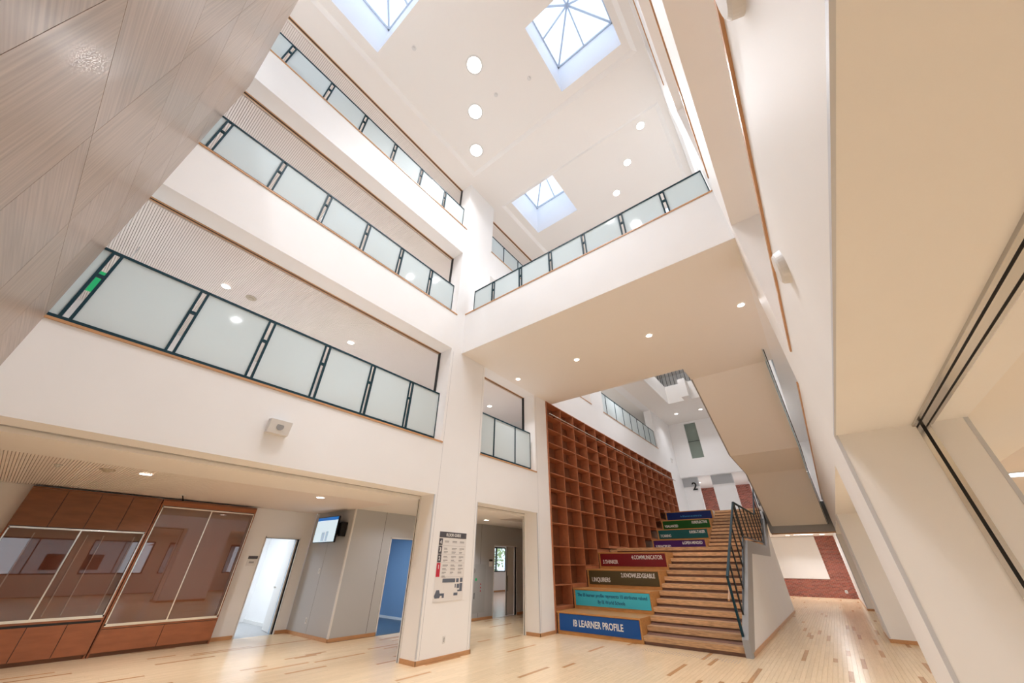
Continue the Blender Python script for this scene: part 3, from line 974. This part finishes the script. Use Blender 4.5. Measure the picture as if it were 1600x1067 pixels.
# ------------------------------------------------------------------ balustrades with milky glass
def balus(label, axis, pos, a0, a1, z0, z1, posts, gap=0.095, name='balustrade', double=True, t=0.045, group=None):
    """axis 'y': runs along y at x=pos; axis 'x': runs along x at y=pos. posts: centres of the paired uprights"""
    loc = (pos, (a0 + a1) / 2, z0) if axis == 'y' else ((a0 + a1) / 2, pos, z0)
    o = thing(name, label, 'balustrade', loc, group)

    def bx(u0, u1, w0, w1, zz0, zz1):
        return B(pos + w0, pos + w1, u0, u1, zz0, zz1) if axis == 'y' else B(u0, u1, pos + w0, pos + w1, zz0, zz1)
    h = t / 2
    bx(a0, a1, -h, h, z1 - t * 0.8, z1).build('top_rail', TEAL, o)
    bx(a0, a1, -h, h, z0, z0 + t).build('bottom_rail', TEAL, o)
    cuts = [a0]
    for c in posts:
        if double:
            for s_ in (-1, 1):
                q = c + s_ * gap / 2
                bx(q - 0.017, q + 0.017, -h, h, z0 + t, z1 - t * 0.8).build('post', TEAL, o)
            zc = z0 + (z1 - z0) * 0.63
            bx(c - gap / 2 + 0.017, c + gap / 2 - 0.017, -h, h, zc - 0.022, zc + 0.022).build('cross_piece', TEAL, o)
            cuts += [c - gap / 2, c + gap / 2]
        else:
            bx(c - 0.02, c + 0.02, -h, h, z0 + t, z1 - t * 0.8).build('post', TEAL, o)
            cuts += [c, c]
    cuts.append(a1)
    for i in range(0, len(cuts), 2):
        if cuts[i + 1] - cuts[i] > 0.08:
            bx(cuts[i], cuts[i + 1], -0.006, 0.006, z0 + t, z1 - t * 0.8).build('glass_panel', MILK, o)
    bx(a1 - 0.018, a1 + 0.0, -h, h, z0 + t, z1 - t * 0.8).build('end_post', TEAL, o)
    bx(a0, a0 + 0.018, -h, h, z0 + t, z1 - t * 0.8).build('end_post', TEAL, o)
    return o


XR = -6.91
P6 = [-0.66, 0.42, 1.49, 2.58, 3.66, 4.75]
balus('long milky glass balustrade with dark teal frame in the lowest opening of the left wall', 'y', XR, -1.3, 5.67, 4.27, 5.49, P6)
balus('long milky glass balustrade with dark teal frame in the middle opening of the left wall', 'y', XR, -1.3, 5.70, 8.27, 9.30, P6)
balus('long milky glass balustrade with teal frame in the topmost of the openings at left', 'y', XR, -1.75, 5.72, 12.22, 13.2, [-1.75] + P6)
balus('short three-pane milky glass balustrade above the narrow doorway left of the bookshelf', 'y', XR, 7.33, 9.85, 4.27, 5.49, [7.96, 9.0], double=False)
balus('short milky glass balustrade high up behind the left end of the bridge railing', 'y', XR, 7.33, 14.9, 12.22, 13.2, [8.15, 9.15, 10.2, 11.3, 12.4], double=False)
balus('third-floor milky glass balustrade above the far end of the bookshelf', 'y', XR, 16.4, 24.5, 8.27, 9.4, [16.95, 18.15, 19.25, 20.35, 21.45, 22.55, 23.5], double=False)
balus('milky glass balustrade with teal frame along the front of the bridge', 'x', 6.4, -6.62, 0.47, 8.44, 9.38, [-5.8, -4.72, -3.65, -2.58, -1.5, -0.44])

# railing of black bars round the fourth floor stair opening
rb = thing('stairwell_railing', 'black barred railing at the edge of the stairwell opening high above the stairs', 'railing', (-5.3, 22, F[3]))
for yv in (24.35,):
    MB().bar((-5.5, yv, F[3] + 1.1), (-2.2, yv, F[3] + 1.1), 0.05).build('top_rail', BLACKST, rb)
    k = 0
    while k < 14:
        MB().bar((-5.5 + k * 0.25, yv, F[3]), (-5.5 + k * 0.25, yv, F[3] + 1.1), 0.03).build('baluster', BLACKST, rb)
        k += 1
MB().bar((-5.5, 16.4, F[3] + 1.1), (-5.5, 24.35, F[3] + 1.1), 0.05).build('top_rail', BLACKST, rb)
for k in range(12):
    MB().bar((-5.5, 16.6 + k * 0.66, F[3]), (-5.5, 16.6 + k * 0.66, F[3] + 1.1), 0.03).build('baluster', BLACKST, rb)

# ------------------------------------------------------------------ glass cabinets
XC = -12.2
def cabinet(name, label, y0, y1, zb, zg0, zg1, zt, updiv, lodiv, gdiv, standards):
    c = thing(name, label, 'cabinet', (XC, (y0 + y1) / 2, 0))
    B(XC - 0.24, XC - 0.02, y0, y0 + 0.03, 0.0, zt).build('side_panel', CHERRY, c)
    B(XC - 0.24, XC - 0.02, y1 - 0.03, y1, 0.0, zt).build('side_panel', CHERRY, c)
    B(XC - 0.245, XC - 0.225, y0, y1, 0.05, zt).build('back_panel', CABBACK, c)
    B(XC - 0.24, XC - 0.06, y0 + 0.02, y1 - 0.02, 0, 0.07).build('plinth', CHERRYD, c)
    B(XC - 0.24, XC, y0 + 0.01, y1 - 0.01, zg0 - 0.05, zg0 - 0.015).build('ledge', CHERRY, c)
    B(XC - 0.24, XC, y0 + 0.01, y1 - 0.01, zt - 0.03, zt).build('top_panel', CHERRYD, c)
    for i in range(len(lodiv) - 1):
        B(XC - 0.02, XC, lodiv[i] + 0.005, lodiv[i + 1] - 0.005, 0.07, zb).build('door', CHERRY, c)
    for i in range(len(updiv) - 1):
        B(XC - 0.02, XC, updiv[i] + 0.005, updiv[i + 1] - 0.005, zg1 + 0.025, zt - 0.035).build('door', CHERRY if len(updiv) == 2 else CHERRYD, c)
    B(XC - 0.22, XC - 0.024, y0 + 0.03, y1 - 0.03, 0.07, zg0 - 0.05).box(XC - 0.22, XC - 0.024, y0 + 0.03, y1 - 0.03, zg1 + 0.01, zt - 0.03).build('carcass', BLACKP, c)
    f = 0.03
    fr = MB().box(XC - 0.03, XC + 0.01, y0 + 0.03, y1 - 0.03, zg0 - 0.015, zg0 + f).box(XC - 0.03, XC + 0.01, y0 + 0.03, y1 - 0.03, zg1 - 0.02, zg1 + 0.01)
    fr.box(XC - 0.03, XC + 0.01, y0 + 0.03, y0 + 0.05, zg0, zg1).box(XC - 0.03, XC + 0.01, y1 - 0.05, y1 - 0.03, zg0, zg1)
    fr.build('metal_frame', CHROME, c)
    for i in range(len(gdiv) - 1):
        B(XC - 0.012 - 0.008 * i, XC - 0.008 - 0.008 * i, gdiv[i], gdiv[i + 1], zg0 + f, zg1 - 0.02).build('glass_door', CABGL, c)
        if i:
            B(XC - 0.03, XC + 0.005, gdiv[i] - 0.012, gdiv[i] + 0.012, zg0 + f, zg1 - 0.02).build('door_stile', CHROME, c)
    for y in standards:
        B(XC - 0.225, XC - 0.19, y - 0.009, y + 0.009, zg0 + 0.05, zg1 - 0.08).build('shelf_standard', PLASTIC, c)
    return c


cabinet('display_cabinet', 'reddish wood display cabinet with four doors above sliding glass, at the far left', 0.04, 2.09, 0.57, 0.66, 2.17, 2.89, [0.04, 0.55, 1.06, 1.57, 2.07], [0.06, 0.54, 1.08, 1.6, 2.09], [0.09, 1.05, 2.03], (0.45, 1.2, 1.45, 1.95))
cabinet('display_cabinet', 'taller glass-fronted reddish wood display cabinet next to the white door', 2.11, 4.15, 0.44, 0.5, 2.73, 2.89, [2.13, 4.14], [2.12, 3.14, 4.14], [2.16, 3.14, 4.1], ())

# ------------------------------------------------------------------ signs, screen, fittings
sg = thing('floor_guide', 'white floor guide poster on the pillar with numbers 4 3 2 and red 1', 'sign', (XA, 6.55, 1.6))
xs = XA + 0.001
B(xs, xs + 0.006, 6.12, 6.99, 0.96, 2.26).build('board', PAPER, sg)
B(xs + 0.006, xs + 0.009, 6.13, 6.98, 2.14, 2.255).build('header', CHARC, sg)
text('FLOOR GUIDE', 0.085, (xs + 0.010, 6.56, 2.168), TXT, sg, face='x', align='CENTER', bold=0.001, sx=0.85)
zr = [(2.12, 1.985, CHARC, '4'), (1.975, 1.82, CHARC, '3'), (1.81, 1.66, CHARC, '2'), (1.65, 1.395, REDP, '1')]
for (a, b, m, tx) in zr:
    B(xs + 0.006, xs + 0.009, 6.13, 6.235, b, a).build('floor_tab', m, sg)
    text(tx, 0.11, (xs + 0.010, 6.183, a - 0.11), TXT, sg, face='x', align='CENTER', bold=0.002, sx=0.9)
    B(xs + 0.006, xs + 0.008, 6.26, 6.97, b - 0.006, b - 0.002).build('rule', GREYP, sg)
mb = MB()
r = random.Random(5)
for (a, rows) in ((2.08, 1), (1.94, 2), (1.78, 2), (1.62, 4)):
    for k in range(rows):
        for j in range(3):
            if rows == 4 and k == 3 and j: continue
            y = 6.30 + j * 0.24
            mb.box(xs + 0.006, xs + 0.0075, y, y + 0.09 + r.random() * 0.07, a - 0.068 * k - 0.02, a - 0.068 * k)
            mb.box(xs + 0.006, xs + 0.0075, y, y + 0.06 + r.random() * 0.09, a - 0.068 * k - 0.037, a - 0.068 * k - 0.028)
mb.build('small_print', GREYP, sg)
mb = MB()
for (a, b, c, d_) in ((6.34, 6.72, 1.29, 1.36), (6.75, 6.83, 1.29, 1.36), (6.87, 6.95, 1.29, 1.37), (6.72, 6.75, 1.19, 1.26), (6.78, 6.86, 1.18, 1.26), (6.87, 6.95, 1.12, 1.27), (6.81, 6.87, 1.12, 1.15), (6.70, 6.82, 1.05, 1.10), (6.36, 6.42, 1.02, 1.10), (6.30, 6.37, 1.06, 1.10)):
    mb.box(xs + 0.006, xs + 0.0085, a, b, c, d_)
mb.prism([(6.16, 1.02), (6.29, 1.02), (6.31, 1.06), (6.27, 1.16), (6.19, 1.16), (6.14, 1.06)], xs + 0.006, xs + 0.0085, 'x')
mb.build('floor_plan', MAPB, sg)
B(xs + 0.006, xs + 0.007, 6.40, 6.70, 1.04, 1.26).build('plan_outline', PAPER, sg)

tv = thing('wall_screen', 'wall-mounted flat screen with blue bar over a pale page on the grey wall', 'screen', (-11.2, 5.75, 2.4))
def tilt(o, ang=0.14):
    for v in o.data.vertices:
        w = v.co
        y, z = w.y, w.z - 0.3
        v.co.y = y * math.cos(ang) - z * math.sin(ang) * -1 * -1
        v.co.z = y * math.sin(ang) + z * math.cos(ang) + 0.3
for (nm, bx, m) in (('case', (-11.78, -10.62, 5.72, 5.77, 2.1, 2.76), BLACKP), ('page', (-11.76, -10.64, 5.715, 5.72, 2.12, 2.66), SCR), ('title_bar', (-11.76, -10.64, 5.715, 5.72, 2.66, 2.74), SCRB),
                    ('skyline', (-11.35, -11.18, 5.712, 5.716, 2.14, 2.36), SCRG), ('skyline', (-11.12, -11.0, 5.712, 5.716, 2.14, 2.38), SCRG)):
    tilt(B(*bx).build(nm, m, tv), 0.0)
text('SCHOOL INFORMATION', 0.05, (-11.2, 5.713, 2.68), TXT, tv, align='CENTER') if False else None
B(-11.0, -10.8, 5.77, 5.97, 2.3, 2.6).build('wall_bracket', BLACKP, tv)
B(-10.62, -10.5, 5.8, 5.95, 2.25, 2.6).build('cable_box', BLACKP, tv)

def plate(label, x, y0, y1, z0, z1, m=PLASTIC, cat='wall plate', name='wall_plate', ax='x'):
    o = thing(name, label, cat, (x, (y0 + y1) / 2, z0) if ax == 'x' else ((y0 + y1) / 2, x, z0))
    if ax == 'x':
        B(x, x + 0.008, y0, y1, z0, z1).build('plate', m, o)
        w = (y1 - y0) * 0.3
        B(x + 0.008, x + 0.011, (y0 + y1) / 2 - w / 2, (y0 + y1) / 2 + w / 2, z0 + (z1 - z0) * 0.2, z1 - (z1 - z0) * 0.2).build('insert', PLASTICD if m is PLASTIC else m, o)
    else:
        B(y0, y1, x - 0.008, x, z0, z1).build('plate', m, o)
        w = (y1 - y0) * 0.3
        B((y0 + y1) / 2 - w / 2, (y0 + y1) / 2 + w / 2, x - 0.011, x - 0.008, z0 + (z1 - z0) * 0.2, z1 - (z1 - z0) * 0.2).build('insert', PLASTICD, o)
    return o


plate('white socket plate low on the grey wall below the screen', 5.97, -11.53, -11.46, 0.27, 0.40, ax='y')
plate('white switch plate on the grey wall at mid height below the screen', 5.97, -11.50, -11.41, 1.37, 1.49, ax='y')
plate('small white socket plate low on the floor guide pillar', XA, 6.50, 6.57, 0.26, 0.38)
plate('white socket plate low on the far brick wall', 33.98, -0.05, 0.08, 0.26, 0.42, ax='y')
rp = thing('room_sign', 'small room name plate with dark top left of the open white door', 'sign', (-12.45, 4.54, 1.65))
B(-12.45, -12.44, 4.43, 4.66, 1.70, 1.765).build('dark_strip', CHARC, rp)
B(-12.45, -12.442, 4.43, 4.66, 1.54, 1.69).build('plate', PAPER, rp)
B(-12.442, -12.44, 4.48, 4.60, 1.60, 1.64).build('lettering', GREYP, rp)
rp = thing('room_sign', 'small room name plate on the grey wall beside the far doorway', 'sign', (-10.25, 11.9, 1.65))
B(-10.25, -10.24, 11.80, 11.99, 1.72, 1.78).build('dark_strip', INK, rp)
B(-10.25, -10.242, 11.80, 11.99, 1.55, 1.71).build('plate', PAPER, rp)
hd = thing('hydrant_cabinet', 'flush grey wall cabinet with round grille and small red marks', 'cabinet', (-10.25, 11.0, 0))
B(-10.25, -10.243, 10.55, 11.62, 0.2, 1.62).build('door', mat('cabinet_grey', (176, 180, 182), 0.4), hd)
MB().cyl((-10.243, 10.98, 1.42), 0.08, 0.006, 'x', 20).build('speaker_grille', PLASTICD, hd)
B(-10.243, -10.24, 11.08, 11.16, 1.12, 1.2).build('green_mark', GREEN, hd)
for k in range(3):
    B(-10.243, -10.24, 11.35, 11.39, 0.80 + k * 0.1, 0.84 + k * 0.1).build('red_mark', REDP, hd)
B(-10.243, -10.235, 11.05, 11.07, 0.6, 0.78).build('pull_handle', BLACKP, hd)

sp = thing('loudspeaker', 'white box loudspeaker with round grille on the left wall above the opening', 'loudspeaker', (XA, 2.18, 3.47))
MB().prism([(XA, 3.47), (XA + 0.10, 3.47), (XA + 0.14, 3.69), (XA, 3.71)], 2.01, 2.35, 'y').build('case', PLASTIC, sp)
MB().cyl((XA + 0.105, 2.18, 3.585), 0.058, 0.022, 'x', 20).build('grille', PLASTICD, sp)
for lb, yc, zc in (('round white wall loudspeaker on the right wall, cut by the top edge', 1.0, 3.95), ('round white wall loudspeaker on the right wall near the end of the oak trim', 3.28, 3.9)):
    o = thing('round_loudspeaker', lb, 'loudspeaker', (XB, yc, zc), 'round loudspeakers on the right wall')
    MB().cyl((XB, yc, zc), 0.155, -0.05, 'x', 32, 0.14).build('case', PLASTIC, o)
    MB().cyl((XB - 0.05, yc, zc), 0.10, -0.012, 'x', 32, 0.08).build('grille', PLASTICD, o)
    MB().cyl((XB - 0.05, yc, zc), 0.138, -0.014, 'x', 32, 0.12).build('rim', PLASTIC, o)
o = thing('emergency_speaker', 'small white wall unit high above the far end of the bookshelf', 'loudspeaker', (XA, 27.2, 7.9))
B(XA, XA + 0.06, 27.1, 27.3, 7.8, 8.1).build('case', PLASTIC, o)
MB().cyl((XA + 0.06, 27.2, 8.0), 0.05, 0.008, 'x', 16).build('grille', PLASTICD, o)
ex = thing('exit_sign', 'green emergency exit sign glimpsed behind the leftmost balustrade', 'sign', (-9.0, -0.89, 5.8))
B(-9.02, -8.98, -1.12, -0.66, 5.72, 6.16).build('panel', GREEN, ex)
MB().bar((-9.0, -0.7, 6.15), (-9.0, -0.7, 6.97), 0.02).build('hanger', PLASTIC, ex)


# ------------------------------------------------------------------ lights
def downlight(label, x, y, z, r, power, group, square=False, col=(0.96, 0.965, 1.0), cat='ceiling light', mt=None, sz=None):
    o = thing('downlight', label, cat, (x, y, z), group)
    if square:
        B(x - r, x + r, y - r, y + r, z - 0.012, z - 0.001).build('diffuser', COOLLAMP, o)
        fr = MB().box(x - r - 0.02, x + r + 0.02, y - r - 0.02, y - r, z - 0.016, z - 0.001).box(x - r - 0.02, x + r + 0.02, y + r, y + r + 0.02, z - 0.016, z - 0.001)
        fr.box(x - r - 0.02, x - r, y - r, y + r, z - 0.016, z - 0.001).box(x + r, x + r + 0.02, y - r, y + r, z - 0.016, z - 0.001).build('rim', PLASTIC, o)
    else:
        MB().cyl((x, y, z - 0.001), r, -0.008, 'z', 28).build('diffuser', mt or LAMPM, o)
        n_ = 28
        rim = MB()
        for i in range(n_):
            a, b = 2 * math.pi * i / n_, 2 * math.pi * (i + 1) / n_
            P = lambda rr, t, zz: (x + rr * math.cos(t), y + rr * math.sin(t), zz)
            rim.quad(P(r, a, z - 0.010), P(r, b, z - 0.010), P(r * 1.15, b, z - 0.012), P(r * 1.15, a, z - 0.012))
            rim.quad(P(r * 1.15, a, z - 0.012), P(r * 1.15, b, z - 0.012), P(r * 1.25, b, z - 0.001), P(r * 1.25, a, z - 0.001))
        rim.build('rim', PLASTIC, o, fix=False)
    if power:
        l = lamp(x, y, z - 0.03, power, sz or r * 2, col, spread=120)
        l.parent = o
        l.location = (0, 0, -0.03)
        l.name = 'lamp_light'
    return o


g = 'large round lights in the atrium ceiling'
for lb, x, y in (('large round ceiling light of the atrium, topmost of the row of three', -3.93, 2.93), ('large round ceiling light of the atrium, middle of the row of three', -4.83, 3.95), ('large round ceiling light of the atrium, lowest of the row of three', -5.73, 4.97)):
    downlight(lb, x, y, ZR, 0.22, 165, g)
g = 'star-bright downlights in the ceiling above the bridge'
for lb, x, y in (('ceiling downlight above the bridge, highest of the three', -0.45, 7.9), ('ceiling downlight above the bridge, middle of the three', -1.36, 8.92), ('ceiling downlight above the bridge, closest to the small skylight', -2.25, 9.93)):
    downlight(lb, x, y, ZR, 0.13, 130, g)
g = 'downlights in the underside of the bridge'
for lb, x in (('downlight under the bridge at its left end', -6.0), ('downlight under the bridge, second from the left', -4.25), ('downlight under the bridge, third from the left', -2.01), ('downlight under the bridge at its right end', 0.0)):
    xx = {-6.0: -6.5}.get(x, x)
    xx = min(xx, 0.225)
    if x == 0.0: xx = 0.22
    downlight(lb, xx, 8.64, H[1], 0.075, 55, g)
g = 'round downlights in the ground floor ceiling'
for lb, x, y in (('ground floor ceiling downlight in front of the cabinets', -9.08, 1.16), ('ground floor ceiling downlight before the open white door', -9.06, 4.30), ('ground floor ceiling downlight seen through the narrow doorway', -9.1, 10.25)):
    downlight(lb, x, y, 2.93, 0.085, 48, g)
g = 'downlights in the ribbed second floor ceiling'
for lb, x, y in (('second floor ceiling downlight at left above the first glass panes', -8.98, 0.80), ('second floor ceiling downlight nearer the pillar', -8.92, 3.88), ('second floor ceiling downlight seen above the short balustrade', -8.88, 9.9)):
    downlight(lb, x, y, H[1], 0.085, 90, g)
for k, (x, y, z) in enumerate(((-9.3, 1.0, H[2]), (-9.3, 4.4, H[2]), (-9.3, 9.0, H[2]), (-9.3, 20, H[2]))):
    lamp(x, y, z - 0.05, 95, 0.2)  # added lamps without fittings, to brighten the third floor hall
for x, y in ((-9.3, 1.0), (-9.3, 4.4), (-9.3, 9.5)):
    lamp(x, y, H[3] - 0.1, 90, 0.2)  # fourth floor hall brightened by added lamps, no fittings built
g = 'downlights in the far third floor ceiling'
for lb, x, y in (('ceiling downlight far above the stair head, left of two', -5.57, 26.4), ('ceiling downlight far above the stair head, right of two', -3.95, 26.5)):
    downlight(lb, x, y, H[2], 0.11, 50, g)
downlight('downlight between the piers at the top of the stairs', -6.2, 31.2, 7.0, 0.12, 50, None)
for x in (-4, -2, 0):
    lamp(x, 31.0, 6.95, 35, 0.2)  # added unseen lamps, lift the brightness behind the piers
g = 'downlights in the corridor ceiling by the brick wall'
for lb, x in (('corridor ceiling downlight above the white board, left one', -1.86), ('corridor ceiling downlight above the brick strip, right one', -0.04)):
    downlight(lb, x, 32.2, 3.4, 0.13, 60, g)
ll = thing('linear_light', 'slim bar light on the corridor ceiling between two downlights', 'ceiling light', (-0.95, 31.8, 3.4))
B(-1.5, -0.5, 31.75, 31.85, 3.385, 3.399).build('diffuser', COOLLAMP, ll)
B(-1.55, -0.45, 31.72, 31.88, 3.392, 3.3995).build('frame', PLASTIC, ll)
downlight('bright square ceiling light of the right-hand room at the right edge', 3.0, 10.1, 3.0, 0.22, 60, None, square=True)
lamp(-10.5, 2.5, 2.9, 60, 0.17, spread=150)  # added fill lamp over the ground floor hall by the cabinets
lamp(-10.8, 7.3, 2.9, 20, 0.17, spread=150) if False else None
lamp(-9.0, 7.2, 2.9, 30, 0.17, spread=150)  # second added fill lamp of the ground floor hall
# unseen lamps added to brighten the atrium and the side rooms
for x, y in ((4.5, 3.0), (4.5, 7.0), (4.5, 13.0), (4.5, 19.0)):
    lamp(x, y, 2.95, 120, 0.3, (0.86, 0.93, 1.0))
for x, y in ((-2.2, 0.8), (-3.05, 1.9), (-3.0, -3.0), (-4.0, -3.0)):
    lamp(x, y, ZR - 0.04, 190, 0.4, spread=95)
for x, y, z in ((-4.5, 14, ZR), (-1.0, 18, H[2]), (-6.1, 18.0, H[2]), (-4.5, 22, ZR), (-0.6, 14.0, ZR)):
    lamp(x, y, z - 0.06, 130, 0.4, spread=130)
lamp(-0.8, 26, 3.35, 80, 0.3)
lamp(-0.8, 29, 3.35, 50, 0.3)
lamp(-14.0, 4.2, 2.7, 120, 0.6, (0.86, 0.93, 1.0))
lamp(-12.0, 7.6, 2.65, 130, 0.5, (0.8, 0.9, 1.0))
lamp(-15.0, 15, 2.9, 120, 0.8, (0.95, 0.97, 1.0))
lamp(-15.0, 20, 2.9, 120, 0.8, (0.95, 0.97, 1.0))
for z in (6.9, 10.85, 14.8):
    for y in (2.5, 9.0, 15.0):
        lamp(4.0, y, z, 70, 0.3)

# small ceiling fittings
def fitting(label, x, y, z, r, m=PLASTIC, name='smoke_detector', cat='detector', grp=None):
    o = thing(name, label, cat, (x, y, z), grp)
    MB().cyl((x, y, z), r, -0.012, 'z', 20).build('base', m, o)
    MB().cyl((x, y, z - 0.012), r * 0.6, -0.03, 'z', 16, r * 0.45).build('head', m, o)
    return o


fitting('beige round ceiling disc beside the leftmost ground floor light', -9.15, 0.68, 2.93, 0.1, mat('beige_plastic', (190, 178, 160), 0.5), 'ceiling_disc', 'ceiling fitting')
fitting('small dark sprinkler near the left end of the ribbed ground floor ceiling', -9.3, 0.13, 2.93, 0.05, PLASTIC, 'sprinkler', 'sprinkler')
fitting('beige round ceiling disc of the second floor beside its first downlight', -8.98, 1.32, H[1], 0.11, MATS['beige_plastic'], 'ceiling_disc', 'ceiling fitting')
sk = thing('sensor_arm', 'small black sensor arm hanging from the ceiling above the taller cabinet', 'sensor', (-11.4, 2.25, 2.93))
MB().cyl((-11.4, 2.25, 2.93), 0.05, -0.02, 'z', 16).build('base', PLASTIC, sk)
MB().bar((-11.4, 2.25, 2.92), (-11.36, 2.3, 2.80), 0.018).build('arm', BLACKP, sk)
for i, (x, y, w) in enumerate(((-6.05, 1.9, 'beside the left skylight'), (-3.1, 4.3, 'between the round lights and the big skylight'), (-2.55, 5.0, 'just below the big skylight corner'), (-0.9, 6.3, 'on the ceiling strip before the bridge'), (-4.0, 6.7, 'on the ceiling strip above the small skylight'))):
    pass
for lb, px_, py_ in (('tiny ceiling detector right of the left skylight', 647, 75), ('tiny ceiling detector left of the big skylight', 827, 122), ('tiny ceiling detector just below the topmost round light', 775, 148)):
    d_ = Vector(r0) * ((px_ - 800) / 549.13) + Vector(r1) * ((py_ - 533.5) / 549.13) + Vector(r2)
    t_ = (ZR - 1.65) / d_.z
    fitting(lb, d_.x * t_, d_.y * t_, ZR, 0.07)

# ------------------------------------------------------------------ outdoors seen in reflections and the far window
def tree(label, x, y, h, s_):
    o = thing('tree', label, 'tree', (x, y, -0.2), 'trees outside')
    MB().cyl((x, y, -0.2), 0.15 * s_, h * 0.5, n=8, r2=0.09 * s_).build('trunk', mat('bark', (90, 75, 60), 0.9) if 'bark' not in MATS else MATS['bark'], o)
    mb = MB()
    r = random.Random(int(x * 7 + y))
    for i in range(700):
        a, b = r.random() * 6.283, math.acos(2 * r.random() - 1)
        q = (0.5 + 0.5 * r.random()) * s_ * 1.6
        c = Vector((x + q * math.sin(b) * math.cos(a), y + q * math.sin(b) * math.sin(a), h * 0.62 + q * math.cos(b)))
        u = Vector((r.uniform(-1, 1), r.uniform(-1, 1), r.uniform(-1, 1))).normalized() * 0.16
        w = u.orthogonal().normalized() * 0.09
        mb.quad(c - u, c + w, c + u, c - w)
    c_ = mb.build('foliage', LEAF, o, fix=False)
    c_['kind'] = 'stuff'


tree('pale green leafy tree outside the far room window', -30.0, 34.6, 4.6, 1.3)
for i in range(4):
    y = -4 + i * 9.0
    o = thing('house', 'pale house with a dark roof outside, %s from the near end' % ord_[i], 'house', (26 + i * 2, y, -0.2), 'houses outside the right windows')
    B(24 + i * 2, 30 + i * 2, y - 3, y + 3, -0.2, 3.0 + 0.4 * (i % 2)).build('wall', OUTB, o)
    zt = 3.0 + 0.4 * (i % 2)
    MB().prism([(y - 3.4, zt), (y + 3.4, zt), (y, zt + 1.3)], 23.6 + i * 2, 30.4 + i * 2, 'x').build('roof', OUTR, o)
    for k in range(2):
        B(23.96 + i * 2, 24.0 + i * 2, y - 1.8 + 2.4 * k, y - 0.8 + 2.4 * k, 0.9, 2.0).build('window', BLACKP, o)
